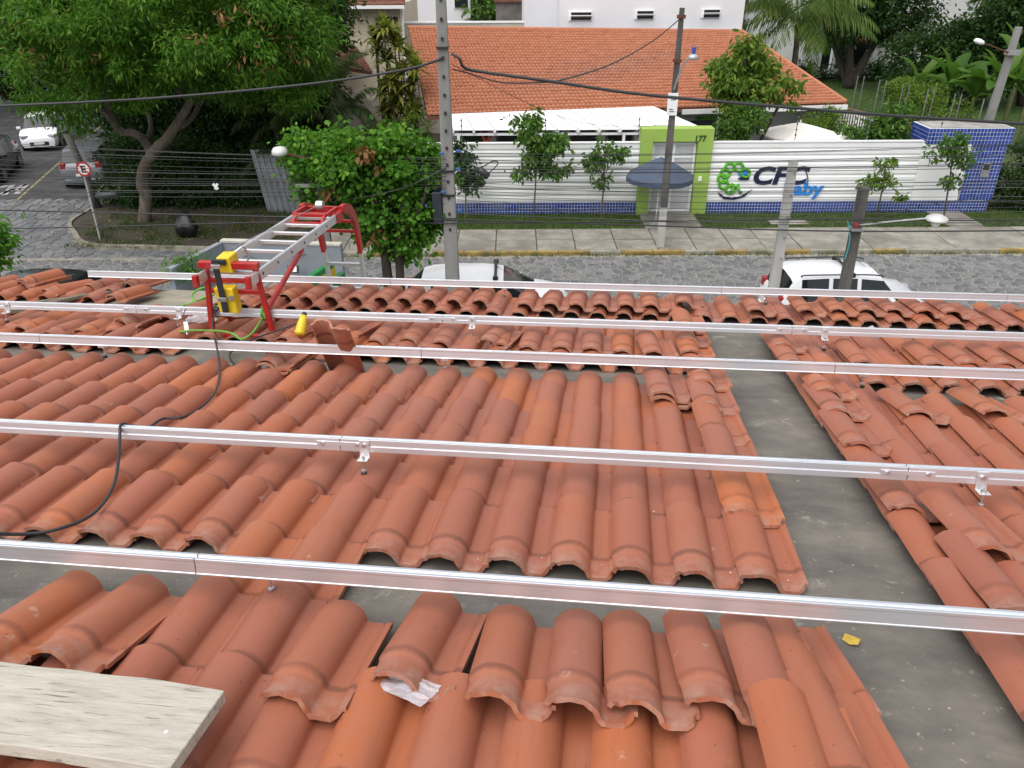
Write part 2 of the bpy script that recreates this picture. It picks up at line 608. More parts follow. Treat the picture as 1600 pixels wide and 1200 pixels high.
for _, _, (u, v, *_r) in pieces[:298]:
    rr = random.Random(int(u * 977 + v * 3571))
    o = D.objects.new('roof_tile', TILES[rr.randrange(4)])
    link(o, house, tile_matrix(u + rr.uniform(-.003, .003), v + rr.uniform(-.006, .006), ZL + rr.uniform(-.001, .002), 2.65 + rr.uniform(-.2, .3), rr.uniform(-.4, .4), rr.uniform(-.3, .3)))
if rest:
    V, F, nb = [], [], 0
    tv = np.array([v_.co[:] for v_ in TILES[0].vertices])
    tf = np.array([p_.vertices[:] for p_ in TILES[0].polygons])
    for _, _, (u, v, *_r) in rest:
        rr = random.Random(int(u * 977 + v * 3571))
        M = np.array(tile_matrix(u + rr.uniform(-.003, .003), v + rr.uniform(-.006, .006), ZL, 2.2, rr.uniform(-.5, .5)))
        V.append(tv @ M[:3, :3].T + M[:3, 3])
        F.append(tf + nb)
        nb += len(tv)
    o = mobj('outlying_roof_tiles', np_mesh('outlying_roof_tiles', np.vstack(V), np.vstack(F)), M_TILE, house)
    autosmooth(o, 42)
    tag(o, kind='stuff')

# ================================================================== loose tiles, moved aside for the rails
ORD = ['first', 'second', 'third', 'fourth', 'fifth', 'sixth', 'seventh', 'eighth', 'ninth', 'tenth', 'eleventh', 'twelfth', 'thirteenth', 'fourteenth', 'fifteenth', 'sixteenth', 'seventeenth', 'eighteenth', 'nineteenth', 'twentieth', 'twenty-first', 'twenty-second', 'twenty-third', 'twenty-fourth']
def loose_row(rows, text, group):
    for i, (u, v, z, tilt, rot) in enumerate(sorted(rows, key=lambda q: (q[0], q[1]))):
        rr = random.Random(int(u * 1313 + v * 771 + z * 9999))
        o = D.objects.new('loose_tile', TILES[rr.randrange(4)])
        link(o, None, tile_matrix(u, v, ZL + z, tilt, rot + rr.uniform(-1.2, 1.2), rr.uniform(-1, 1)))
        tag(o, 'loose clay tile, %s from left %s' % (ORD[i], text), 'roof tile', group)
NEAR = [(-1.745, 1.605, .085, -7.5, 1), (-1.523, 1.607, .088, -7.5, 0), (-0.852, 1.560, .060, -5, -1), (-0.592, 1.652, .075, -7, -2),
        (-0.327, 1.590, .088, -8, 0), (-0.127, 1.590, .092, -8, 0), (0.025, 1.604, .089, -7.5, 1), (0.216, 1.645, .085, -7.5, 2)]
loose_row(NEAR, 'in the row heaped nearest the camera', 'loose tiles heaped nearest the camera')
loose_row([(0.372, 1.60, .078, -2.0, 3), (0.385, 1.265, .085, 0.5, 2), (0.462, 1.62, .035, -2.0, 1), (0.500, 1.36, .060, -1.0, 5), (0.485, 1.70, .055, -5.0, 6)], 'in the short column left of the dark strip', 'loose tiles beside the dark strip, near')
B2 = [(u - .006, v, .046, 1.5, 0) for u, v in ((-1.64, 5.03), (-1.43, 5.10), (-1.195, 5.04), (-0.60, 5.00), (-0.378, 5.03), (-0.180, 5.02), (0.020, 4.985))] + [(-0.885, 5.06, .072, 0.5, -8), (-0.80, 5.05, .040, 1, 4), (0.215, 4.93, .062, 1.5, 5)]
loose_row(B2, 'in the middle row left of the dark strip', 'loose tiles of the middle row')
loose_row([(0.455, 5.04, .045, 1, 2), (0.455, 5.27, .070, 1, 2), (0.46, 5.52, .095, 1, 2)], 'in the stack ending the middle row', 'stack at the end of the middle row')
loose_row([(0.225, 4.05, .050, 1, 2), (0.228, 4.075, .072, 1, 3)], 'of the nested pair topping the big field', 'nested pair on the big field')
loose_row([(0.452, 4.25, .095, 0, 1), (0.445, 3.90, .075, 0, 2), (0.443, 3.53, .056, 1, 1), (0.450, 3.16, .048, 1, 1), (0.456, 2.78, .040, 1.5, 0)], 'of five stepped tiles left of the strip', 'stepped tiles left of the dark strip')
RS = [(1.092, 4.16, .095, 0, 2), (1.086, 3.91, .072, 0, 1), (1.078, 3.52, .050, 0, 1), (1.076, 2.88, .050, 1, 1), (1.225, 2.52, .085, -2, 1), (1.165, 2.20, .060, 0, 0),
      (1.495, 3.97, .060, -5, 1), (1.880, 4.03, .065, -5, 1)]
loose_row(RS, 'on the field right of the dark strip', 'loose tiles right of the dark strip')
RB2 = [(1.060, 5.17, .075, 1, 2), (1.060, 4.88, .050, 1, 2), (1.485, 4.90, .055, 1, 1), (1.920, 4.94, .048, 1, 0), (2.135, 4.99, .048, 1, 0), (2.350, 5.0, .048, 1, 0), (2.56, 5.0, .048, 1, 0)]
loose_row(RB2, 'in the middle row right of the strip', 'loose tiles, middle row right of the strip')
B3 = [(u - .006, v - .06, .060, 1.5, 0) for u, v in ((-2.62, 6.36), (-2.41, 6.38), (-2.20, 6.39), (-1.985, 6.41), (-1.785, 6.41), (-1.575, 6.40), (-1.362, 6.40), (-1.145, 6.40), (-0.762, 6.33), (-0.552, 6.37), (-0.345, 6.36), (-0.152, 6.40), (0.060, 6.40), (0.255, 6.42), (1.075, 6.36), (1.465, 6.40), (1.72, 6.46), (1.945, 6.49), (2.155, 6.51), (2.385, 6.50), (2.59, 6.50))] + [(0.515, 6.46, .075, 0, -3)]
loose_row(B3, 'in the long row along the eave', 'loose tiles along the far eave')
LB2 = [(-4.30, 5.08, .04, 0, -4), (-4.01, 4.98, .035, 0, -3), (-3.80, 5.03, .045, 0, -2), (-3.60, 5.08, .03, 0, 20), (-3.64, 5.28, .055, 0, -6), (-3.63, 5.26, .075, 0, -5), (-4.42, 5.06, .03, 0, 4), (-3.38, 5.45, .06, 2, -10), (-2.55, 5.42, .05, -2, -6)]
loose_row(LB2, 'in the nearer jumble left of the trestle', 'jumbled tiles left, near')
LB3 = [(-5.42, 6.55, .070, 1, -8), (-5.41, 6.54, .090, 1, -6), (-5.78, 6.42, .05, 0, -5), (-5.62, 6.30, .035, 0, -8), (-4.80, 6.62, .045, 0, -8), (-4.33, 6.22, .04, 0, -6), (-4.46, 6.66, .06, 0, -4), (-4.55, 6.52, .03, 0, -3), (-5.10, 6.45, .03, 0, -20), (-6.05, 6.50, .05, 0, -4), (-6.3, 6.52, .06, 0, 3), (-3.18, 6.25, .03, 0, -5), (-3.02, 6.45, .05, 0, -12), (-2.86, 6.42, .05, 0, -4)]
loose_row(LB3, 'in the eave jumble left of the trestle', 'jumbled tiles left, far')
loose_row([(-2.13, 4.36, .055, 0, -3), (-2.125, 4.375, .076, 0, -2)], 'of the nested pair left of the upright tile', 'nested pair by the upright tile')
loose_row([(-2.28, 5.00, .05, 1, -3), (-2.12, 5.16, .06, 0, -4), (-1.97, 5.20, .07, 0, -10)], 'in the little heap behind the upright tile', 'heap behind the upright tile')
# one tile standing on end, hollow underside towards the camera
o = D.objects.new('upright_tile', TILES[1])
link(o, None, RM @ Matrix.Translation((-1.76, 4.335, 0.285)) @ Matrix.Rotation(R_(-4), 4, 'Z') @ Matrix.Rotation(R_(-57), 4, 'X') @ Matrix.Scale(1.08, 4))
tag(o, 'clay tile standing on end, its dark hollow underside towards the camera', 'roof tile')

# ================================================================== solar mounting rails
def rail_profile(plain):
    w, h = 0.0175, 0.0275
    if plain: return [(-w, -h), (-w, -h + .004), (-w + .0015, -h + .006), (-w + .0015, h - .012), (-w, h - .010), (-w, h), (-.006, h), (-.006, h - .006), (.006, h - .006), (.006, h), (w, h), (w, -h)]
    return [(-w, -h), (-w, -h + .016), (-w, -h + .024), (-w + .005, -h + .025), (-w + .005, -h + .031), (-w, -h + .032), (-w, h),
            (-.006, h), (-.006, h - .006), (.006, h - .006), (.006, h), (w, h), (w, -h)]
M_STEEL = pm('zinc_steel', (0.62, 0.62, 0.63), 0.35, 0.9, 0.15, 20, 0.05)
M_RUBBER = pm('black_rubber', (0.02, 0.02, 0.022), 0.55, 0, 0.2, 20, 0.05)
RZ = 0.12
def solar_rail(v, cuts, feet, splices, side, label):
    root = thing('mounting_rail', label, 'rail', rw((cuts[0] + cuts[-1]) / 2, v, 0), 'aluminium solar mounting rails')
    for a, b in zip(cuts[:-1], cuts[1:]):
        m = MB().sweep(rail_profile(side > 0), (a + .0015, v, RZ), (b - .0015, v, RZ), (0, 1, 0), (0, 0, 1))
        m.build('rail_section', M_ALU, root, RM, bevel=0.0012)
    for s in splices:
        p = MB().box((s, v - .0190, RZ + .004), (0.20, 0.003, 0.018)).build('splice_plate', M_ALU, root, RM)
        for dx in (-.075, .075):
            MB().tube([(s + dx, v - .0205, RZ + .004), (s + dx, v - .0285, RZ + .004)], 0.0085, 6).build('bolt', M_STEEL, p, RM)
    for f in feet:
        sg = -1 if side < 0 else 1
        y0 = v + sg * .0205
        b = MB().box((f, y0, RZ - .012), (0.042, 0.005, 0.075))
        b.box((f, y0 + sg * .0225, RZ - .0495), (0.042, 0.045, 0.005))
        br = b.build('bracket', M_ALU2, root, RM, bevel=0.001)
        yb = y0 + sg * .026
        g = MB().tube([(f, yb, 0.006), (f, yb, RZ - .030)], 0.0045, 8)
        g.tube([(f, yb, RZ - .046), (f, yb, RZ - .036)], 0.010, 6)
        g.tube([(f, yb, RZ - .064), (f, yb, RZ - .054)], 0.010, 6)
        g.tube([(f, y0 + sg * .003, RZ + .004), (f, y0 + sg * .011, RZ + .004)], 0.010, 6)
        g.tube([(f, yb, .018), (f, yb, .024)], 0.011, 10)
        g.build('hanger_bolt', M_STEEL, br, RM)
        MB().lathe([(0.012, -.004), (0.014, 0.002), (0.014, .008), (0.009, .011)], (f, yb, 0.0), 12).build('rubber_seal', M_RUBBER, br, RM)
solar_rail(2.00, [-3.9, -1.22, 1.9, 4.2], [-3.42, -1.015, 1.43], [], 1, 'bright aluminium rail nearest the camera, crossing above the near gap in the tiles')
solar_rail(3.00, [-5.2, -1.106, 1.165, 4.6], [-3.42, -1.00, 1.436], [-1.106, 1.165], -1, 'aluminium rail over the big tile field with black cable draped across it, second nearest')
solar_rail(4.43, [-6.6, -3.55, -1.10, 1.25, 5.0], [-3.166, -.971, 1.426], [], 1, 'middle one of the five aluminium rails, in front of the upright tile')
solar_rail(5.31, [-6.6, -3.44, -1.16, 1.195, 5.4], [-4.47, -3.11, -.949, 1.404], [-3.44, -1.16, 1.195], -1, 'aluminium rail tied with green rope at the red trestle, second from the eave')
solar_rail(6.63, [-4.72, -1.9, 0.9, 3.1, 5.6], [-4.41, -.913, 1.271, 3.224], [], 1, 'aluminium rail farthest from the camera, along the eave below the ladder')

# ================================================================== small things on the roof
def plank_mat():
    m, nt, bs = new_mat('weathered_board')
    v = coords(nt, False, (1.6, 9, 9))
    n1 = noise(nt, v, 5.0, 5, 0.7)
    v2 = coords(nt, False)
    c = ramp(nt, n1, [(0.22, (0.27, 0.24, 0.195)), (0.42, (0.43, 0.395, 0.335)), (0.70, (0.53, 0.50, 0.44))])
    c = mixc(nt, ramp(nt, noise(nt, coords(nt, False, (2.2, 40, 10)), 3.0, 5, 0.6), [(0.60, (0, 0, 0)), (0.66, (0.75,) * 3)]), c, (0.13, 0.10, 0.075))
    c = mixc(nt, ramp(nt, noise(nt, v2, 11, 4, 0.6), [(0.69, (0, 0, 0)), (0.72, (0.8,) * 3)]), c, (0.80, 0.80, 0.80))
    nt.links.new(c, bs.inputs['Base Color'])
    bs.inputs['Roughness'].default_value = 0.85
    bump(nt, bs, n1, 0.6, 0.006)
    return m
pk = MB()
n_ = 24
edge = [(-1.05 - 1.3 * k / n_, 1.508 + 0.002 * math.sin(k * 1.7) + 0.0016 * k) for k in range(n_ + 1)]
edge = [(-0.885, 1.492)] + [(-0.9, 1.4935)] + edge
low = [(-2.35, 1.29), (-1.2, 1.262), (-0.91, 1.245), (-0.885, 1.25)]
pk.prism([(x, y, 0.066) for x, y in edge + low], (0, 0, 0.034))
tag(pk.build('wooden_plank', plank_mat(), None, RM, bevel=0.003), 'weathered pale wooden plank lying over the tiles, bottom left corner', 'plank')

def tube_thing(name, pts, r, mat, label, cat, group=None, M=None, n=8, sm=6):
    o = MB().tube(spline(pts, sm) if sm else pts, r, n).build(name, mat, None, M, smooth=True)
    return tag(o, label, cat, group)
M_CABLE = pm('black_cable_sheath', (0.025, 0.025, 0.028), 0.5, 0, 0.2, 6, 0.05)
tube_thing('power_cable', [(-2.35, 2.04, .16), (-2.16, 2.13, .10), (-2.02, 2.25, .03), (-1.92, 2.33, .02), (-1.885, 2.47, .018), (-1.97, 2.72, .02), (-2.07, 2.93, .10), (-2.10, 3.00, .153), (-2.12, 3.10, .11), (-2.17, 3.30, .025), (-2.17, 3.43, .02), (-2.085, 3.49, .015), (-2.10, 3.80, .018), (-2.27, 4.22, .03), (-2.37, 4.40, .14), (-2.41, 4.46, .153), (-2.45, 4.60, .06), (-2.62, 4.97, -.02), (-2.75, 5.12, .0), (-2.82, 5.22, .06), (-2.80, 5.30, .152), (-2.78, 5.42, .05), (-2.7, 5.6, .02)], 0.0065, M_CABLE, 'black power cable winding down over the tiles and across the rails', 'cable', None, RM, 8, 7)
tube_thing('charger_lead', [(-2.085, 5.12, .18), (-2.14, 5.22, .10), (-2.28, 5.22, .04), (-2.45, 5.08, -.01), (-2.52, 4.86, -.05), (-2.40, 4.66, -.07), (-2.27, 4.54, -.06)], 0.006, M_CABLE, 'short black lead running from the yellow plug to behind the middle rail', 'cable', None, RM, 8, 7)
M_YEL = pm('yellow_plastic', (0.75, 0.52, 0.02), 0.4, 0, 0.1, 10, 0.05)
yp = thing('yellow_connector', 'yellow plastic connector on the tiles beside the upright tile', 'connector', rw(-2.09, 5.1, .02))
pts = [(-2.095, 5.02, .045), (-2.09, 5.06, .105), (-2.085, 5.10, .16)]
MB().tube([pts[0], (-2.094, 5.03, .06), pts[1], (-2.087, 5.085, .14), pts[2]], [.030, .034, .033, .026, .022], 10).build('body', M_YEL, yp, RM, smooth=True)
MB().tube([(-2.085, 5.10, .16), (-2.083, 5.112, .178)], .017, 10).build('socket', M_RUBBER, yp, RM)
MB().tube([(-2.0945, 5.026, .0535), (-2.0935, 5.032, .0635)], .037, 10).build('collar', M_YEL, yp, RM)
M_WHITEPL = pm('white_plastic', (0.78, 0.78, 0.76), 0.4, 0, 0.06, 8, 0.03)
wp = thing('white_plug', 'small white plug dangling on a black lead by the red trestle', 'plug', rw(-2.99, 5.12, 0.02))
MB().bar((-2.985, 5.15, .075), (-2.965, 5.12, .020), .030, .022).build('body', M_WHITEPL, wp, RM, bevel=.004)
MB().tube(spline([(-3.02, 5.24, .15), (-3.02, 5.20, .12), (-2.985, 5.15, .075)], 5), .004, 6).build('cord', M_CABLE, wp, RM)
MB().tube([(-2.965, 5.12, .020), (-2.955, 5.105, -.005)], .008, 6).build('pins', M_STEEL, wp, RM)
# green rope
M_ROPE = pm('green_rope', (0.17, 0.42, 0.06), 0.75, 0, 0.35, 60, 0.5)
rp = [(-4.05, 5.95, -.02), (-3.75, 5.90, -.02), (-3.5, 5.92, .0), (-3.35, 6.08, .03), (-3.28, 6.18, .08), (-3.36, 6.14, .12), (-3.42, 6.05, .08), (-3.34, 5.98, .02), (-3.26, 6.02, .02), (-3.30, 6.12, .06), (-3.40, 6.02, .02)]
tube_thing('green_rope', rp, 0.009, M_ROPE, 'coil of green rope lying on the deck left of the red trestle', 'rope', None, RM, 8, 7)
wr = []
for k in range(34):
    a = k * 0.62
    wr.append((-2.475 + 0.028 * math.sin(k * .43) + 0.0011 * k, 5.31 + 0.036 * math.cos(a), RZ + 0.045 * math.sin(a) - 0.006))
rp2 = [(-3.05, 5.15, .0), (-2.9, 5.1, .03), (-2.72, 5.14, .02), (-2.6, 5.1, .01), (-2.53, 5.05, -.01), (-2.47, 5.12, .03)] + wr
tube_thing('green_rope', rp2, 0.0075, M_ROPE, 'green rope wound round the rail at the right leg of the red trestle', 'rope', None, RM, 6, 3)
wr = [(-2.86 + 0.013 * math.sin(k * .9) + .002 * k, 5.31 + 0.03 * math.cos(k * .75), RZ + 0.038 * math.sin(k * .75)) for k in range(18)]
tube_thing('green_rope', wr + [(-2.76, 5.27, .16), (-2.74, 5.30, .17)], 0.0075, M_ROPE, 'short green rope lashing at the left leg of the red trestle', 'rope', None, RM, 6, 3)
# crumpled clear plastic, battens, rubble, fallen leaves
def film_mat():
    m, nt, bs = new_mat('clear_plastic_film')
    bs.inputs['Base Color'].default_value = (0.80, 0.80, 0.86, 1)
    bs.inputs['Roughness'].default_value = 0.22
    bs.inputs['Alpha'].default_value = 0.30
    v = coords(nt, False)
    bump(nt, bs, noise(nt, v, 30, 4, 0.6), 0.5, 0.01)
    return m
M_FILM = film_mat()
def film(center, su, sv, h, label, seed, rot=0.0):
    rg = random.Random(seed)
    n = 9
    V, F = [], []
    for j in range(n):
        for i in range(n):
            a, b = (i / (n - 1) - .5), (j / (n - 1) - .5)
            x, y = a * su, b * sv
            x, y = x * math.cos(rot) - y * math.sin(rot), x * math.sin(rot) + y * math.cos(rot)
            V.append((center[0] + x + rg.uniform(-.1, .1) * su / 3, center[1] + y + rg.uniform(-.1, .1) * sv / 3, center[2] + h * max(0, (1 - 2.2 * max(abs(a), abs(b)))) + rg.uniform(0, .8) * h * .7))
    for j in range(n - 1):
        for i in range(n - 1): F.append((j * n + i, j * n + i + 1, (j + 1) * n + i + 1, (j + 1) * n + i))
    o = MB().add(V, F).build('plastic_film', M_FILM, None, RM, smooth=False)
    s = o.modifiers.new('thick', 'SOLIDIFY')
    s.thickness = 0.0015
    tag(o, label, 'plastic film')
film((-0.49, 1.675, 0.004), .17, .09, .016, 'crumpled clear plastic sticking out under a loose tile in the near row', 3, -0.4)
film((-0.905, 1.27, -.03), .07, .16, .03, 'clear plastic scrap beside the end of the wooden plank', 5, 0.2)
film((-3.05, 5.48, .0), .22, .16, .05, 'crumpled white plastic under the left bracket near the red trestle', 8, 0.3)
film((1.96, 6.10, -.07), .20, .09, .035, 'small crumpled plastic in the gap before the far eave row, right', 9, 0.1)
M_BATTEN = pm('grey_weathered_wood', (0.20, 0.165, 0.12), 0.85, 0, 0.4, 6, 0.4, stretch=(2, 14, 14))
for i, (a, b, lab) in enumerate((((-4.95, 6.05, -.05), (-4.35, 6.66, -.02), 'weathered grey batten lying between the jumbled tiles, longest one'), ((-4.85, 6.0, -.06), (-4.62, 6.40, -.03), 'short grey batten lying beside the longest batten in the jumble'), ((-5.05, 5.42, -.04), (-4.45, 5.70, .03), 'grey batten end at the left edge behind the second rail'))):
    tag(MB().bar(a, b, .055, .03).build('wooden_batten', M_BATTEN, None, RM, bevel=.004), lab, 'batten')
M_LEAFY = pm('fallen_yellow_leaf', (0.62, 0.42, 0.06), 0.6, 0, 0.3, 30, 0.1)
lf = MB().add([(0.735, 2.16, -.083), (0.748, 2.18, -.074), (0.768, 2.178, -.078), (0.786, 2.15, -.070), (0.772, 2.128, -.076), (0.750, 2.134, -.080)], [(0, 1, 2, 3, 4, 5)]).build('fallen_leaf', M_LEAFY, None, RM)
tag(lf, 'dry yellow leaf lying on the dark roof deck', 'leaf')
# scattered grit
V, F = [], []
rg = random.Random(5)
def chip(u, v, z, s):
    b = len(V)
    for k in range(5):
        a = k * 2 * PI / 5 + rg.uniform(-.3, .3)
        V.append((u + s * math.cos(a) * rg.uniform(.6, 1), v + s * math.sin(a) * rg.uniform(.6, 1), z))
    V.append((u, v, z + s * rg.uniform(.4, .8)))
    for k in range(5): F.append((b + k, b + (k + 1) % 5, b + 5))
for k in range(260):
    u, v = rg.uniform(.66, 1.12), rg.uniform(1.2, 6.1)
    chip(u, v, -.0865, rg.choice((.002, .003, .003, .004, .007)))
for k in range(330):
    chip(rg.uniform(-2.4, .6), rg.choice((rg.uniform(2.08, 2.36), rg.uniform(4.52, 4.72))), -.0865, rg.choice((.003, .004, .006, .009)))
M_GRIT = pm('grit', (0.26, 0.23, 0.17), 0.9, 0, 0.5, 40, 0.0)
tag(MB().add(V, F).build('grit', M_GRIT, None, RM, fix=False), 'grit and crumbs of mortar scattered over the dark roof deck', 'grit', kind='stuff')
V, F = [], []
for k in range(90):
    c, kk = rg.randrange(-6, 4), rg.choice((-3, 0, 0, 1, 2, 3, 4))
    chip(ul(c) + rg.uniform(.165, .20), vk(kk) + rg.uniform(.05, .36), ZL + .008, rg.choice((.0025, .003, .004, .006)))
M_CHIP = pm('pale_mortar_crumb', (0.60, 0.55, 0.48), 0.9, 0, 0.3, 40, 0.0)
tag(MB().add(V, F).build('mortar_crumbs', M_CHIP, None, RM, fix=False), 'pale mortar crumbs lying in the pans of the tiles', 'crumbs', kind='stuff')

# ================================================================== ladder hoist with red knee and trestle
M_RED = pm('red_enamel', (0.42, 0.016, 0.016), 0.35, 0, 0.2, 8, 0.05, (0.30, 0.10, 0.08), 0.35)
hoist = thing('ladder_hoist', 'aluminium ladder hoist with red bent knee, red trestle and yellow winch motor', 'ladder', (-1.95, 5.2, 6.05))
na, fa = Vector((-1.965, 5.06, 6.615)), Vector((-1.745, 7.15, 6.455))
dl = (fa - na).normalized()
sx_ = Vector((dl.y, -dl.x, 0)).normalized()
up_ = sx_.cross(dl).normalized()
HW = 0.185
for sg in (-1, 1):
    r_ = MB().bar(na + sx_ * HW * sg, fa + sx_ * HW * sg, .026, .075, up_).build('ladder_rail', M_ALU2, hoist, bevel=.003)
    MB().bar(na + sx_ * HW * sg - dl * .022, na + sx_ * HW * sg + dl * .018, .034, .083, up_).build('end_cap', M_RED, r_, bevel=.003)
    for k in range(7):
        p = na.lerp(fa, (k + .8) / 7.4) + sx_ * (HW * sg + .0145 * 1)
        MB().box(p, (.004, .020, .016)).build('rung_socket', M_RUBBER, r_)
for k in range(7):
    p = na.lerp(fa, (k + .8) / 7.4)
    MB().bar(p - sx_ * (HW - .012), p + sx_ * (HW - .012), .030, .028, up_).build('rung', M_ALU2, hoist, bevel=.004)
hd_ = Vector((dl.x, dl.y, 0)).normalized()
kpts = []
for k in range(11):
    a = R_(-4) + R_(84) * k / 10
    kpts.append(fa + up_ * .0 + hd_ * (.40 * math.sin(a) + .03) + Vector((0, 0, .075 - (.40 * (1 - math.cos(a))) - .04)))
kpts = [fa - dl * .18, fa] + kpts
kdir = (kpts[-1] - kpts[-2]).normalized()
kpts.append(kpts[-1] + kdir * .22)
for sg in (-1, 1):
    m = MB()
    for a, b in zip(kpts[:-1], kpts[1:]):
        m.bar(a + sx_ * (HW + .004) * sg, b + sx_ * (HW + .004) * sg + (b - a) * .06, .036, .085, sx_.cross((b - a).normalized()))
    m.build('knee', M_RED, hoist)
for i in (1, 4, 7, 10, 12):
    p = kpts[i]
    MB().bar(p - sx_ * HW, p + sx_ * HW, .028, .028).build('knee_rung', M_RED, hoist, bevel=.003)
lowd = Vector((kdir.x * .5, kdir.y * .5, kdir.z)).normalized()
k0 = kpts[-1]
k1 = k0 + lowd * (k0.z / -lowd.z)
for sg in (-1, 1):
    MB().bar(k0 + sx_ * HW * sg, k1 + sx_ * HW * sg, .026, .075, sx_.cross(lowd)).build('lower_rail', M_ALU2, hoist, bevel=.003)
nr = int((k1 - k0).length / .28)
for k in range(nr):
    p = k0 + lowd * (.16 + .28 * k)
    MB().bar(p - sx_ * HW, p + sx_ * HW, .030, .028, sx_.cross(lowd)).build('rung', M_ALU2, hoist)
# carriage at the knee
cr = na.lerp(fa, .86)
m = MB()
for dz in (.055, .0):
    m.bar(cr - sx_ * .15 + up_ * dz - dl * .10 * (dz == 0), cr + sx_ * .15 + up_ * dz - dl * .10 * (dz == 0), .03, .03)
for sg in (-1, 1):
    m.bar(cr + sx_ * .13 * sg + up_ * .05, cr + sx_ * .13 * sg - dl * .12 - up_ * .02, .025, .03)
m.bar(cr + up_ * .06 - sx_ * .15, cr + up_ * .06 - sx_ * .15 + dl * .3, .025, .03)
m.bar(cr + up_ * .06 + sx_ * .15, cr + up_ * .06 + sx_ * .15 + dl * .3, .025, .03)
m.build('carriage', M_RED, hoist, bevel=.003)
MB().tube([cr + up_ * .085 + dl * .28 - sx_ * .03, cr + up_ * .085 + dl * .28 + sx_ * .03], .04, 12).build('pulley', M_STEEL, hoist)
# trestle
st = na + dl * .16
zf = rw(-2.63, 5.37, -.085).z
def foot(sg, back): 
    p = st + sx_ * (HW + .03) * sg + hd_ * back
    q = rw(0, 0, -.086)
    z = q.z - ((p.x - q.x) * RN.x + (p.y - q.y) * RN.y) / RN.z
    return Vector((p.x, p.y, z))
tl = {}
for sg in (-1, 1):
    ft = foot(sg, .0) + sx_ * .02 * sg
    tp = st + sx_ * (HW - .01) * sg + Vector((0, 0, .075))
    tl[sg] = (ft, tp)
    MB().bar(ft, tp, .034, .034, hd_).build('trestle_leg', M_RED, hoist, bevel=.003)
    fb = foot(sg * .8, .42)
    mid = ft.lerp(tp, .42)
    MB().bar(fb, mid, .028, .028, hd_).build('trestle_leg', M_RED, hoist, bevel=.003)
    if sg == 1:
        MB().bar(mid, na.lerp(fa, .50) + sx_ * HW * sg - up_ * .045, .03, .03, hd_).build('strut', M_RED, hoist, bevel=.003)
for f, w_ in ((.06, .03), (.66, .026), (.80, .03)):
    MB().bar(tl[-1][0].lerp(tl[-1][1], f), tl[1][0].lerp(tl[1][1], f), .03, w_, hd_).build('crossbar', M_RED, hoist, bevel=.003)
MB().bar(tl[-1][1] - sx_ * .05, tl[1][1] + sx_ * .03, .045, .05, hd_).build('top_bar', M_RED, hoist, bevel=.004)
# winch motor
wc = tl[-1][1].lerp(tl[1][1], .38) - hd_ * .055
W = MB()
W.hexa([wc + (sx_ * a + hd_ * b + Vector((0, 0, c))) * .86 for a, b, c in ((-.055, -.05, -.37), (.095, -.05, -.38), (.095, .05, -.38), (-.055, .05, -.37), (-.075, -.05, -.16), (.085, -.05, -.16), (.085, .05, -.16), (-.075, .05, -.16))])
mt = W.build('motor_housing', M_YEL, hoist, bevel=.008)
W = MB()
W.hexa([wc + (sx_ * a + hd_ * b + Vector((0, 0, c))) * .86 for a, b, c in ((-.055, .03, -.06), (.075, .03, -.06), (.085, .17, -.06), (-.045, .17, -.06), (-.045, .03, .07), (.065, .03, .075), (.080, .16, .085), (-.035, .16, .08))])
bt = W.build('gear_housing', M_YEL, hoist, bevel=.008)
W = MB()
W.hexa([wc + (sx_ * a + hd_ * b + Vector((0, 0, c))) * .86 for a, b, c in ((-.075, .0, .02), (.04, .0, .02), (.04, .03, .02), (-.075, .03, .02), (-.075, .0, .06), (.04, .0, .06), (.04, .03, .06), (-.075, .03, .06))])
W.build('control_box', M_RUBBER, hoist, bevel=.004)
MB().bar(wc + sx_ * -.005 - hd_ * .062 + Vector((0, 0, .05)), wc + sx_ * .005 - hd_ * .062 + Vector((0, 0, -.31)), .012, .042, sx_).build('strap', M_CABLE, hoist, bevel=.002)
MB().box(wc + sx_ * .06 - hd_ * .054 + Vector((0, 0, -.20)), (.035, .012, .03)).build('switch_plate', M_STEEL, mt)
for dz in (.03, -.21):
    MB().bar(wc + sx_ * -.035 - hd_ * .066 + Vector((0, 0, dz)), wc + sx_ * .03 - hd_ * .066 + Vector((0, 0, dz)), .012, .03).build('clamp', M_STEEL, hoist, bevel=.002)
MB().tube(spline([wc + sx_ * .09 + hd_ * .08 + Vector((0, 0, .09)), wc + sx_ * .13 + hd_ * .12 + Vector((0, 0, .11)), wc + sx_ * .14 + hd_ * .15 + Vector((0, 0, .02)), wc + sx_ * .10 + hd_ * .15 + Vector((0, 0, -.02))], 5), .005, 6).build('handle', M_STEEL, bt)
MB().tube([cr + up_ * .09 + dl * .28, wc + hd_ * .1 + Vector((0, 0, .08))], .003, 6).build('hoist_rope', M_STEEL, hoist)

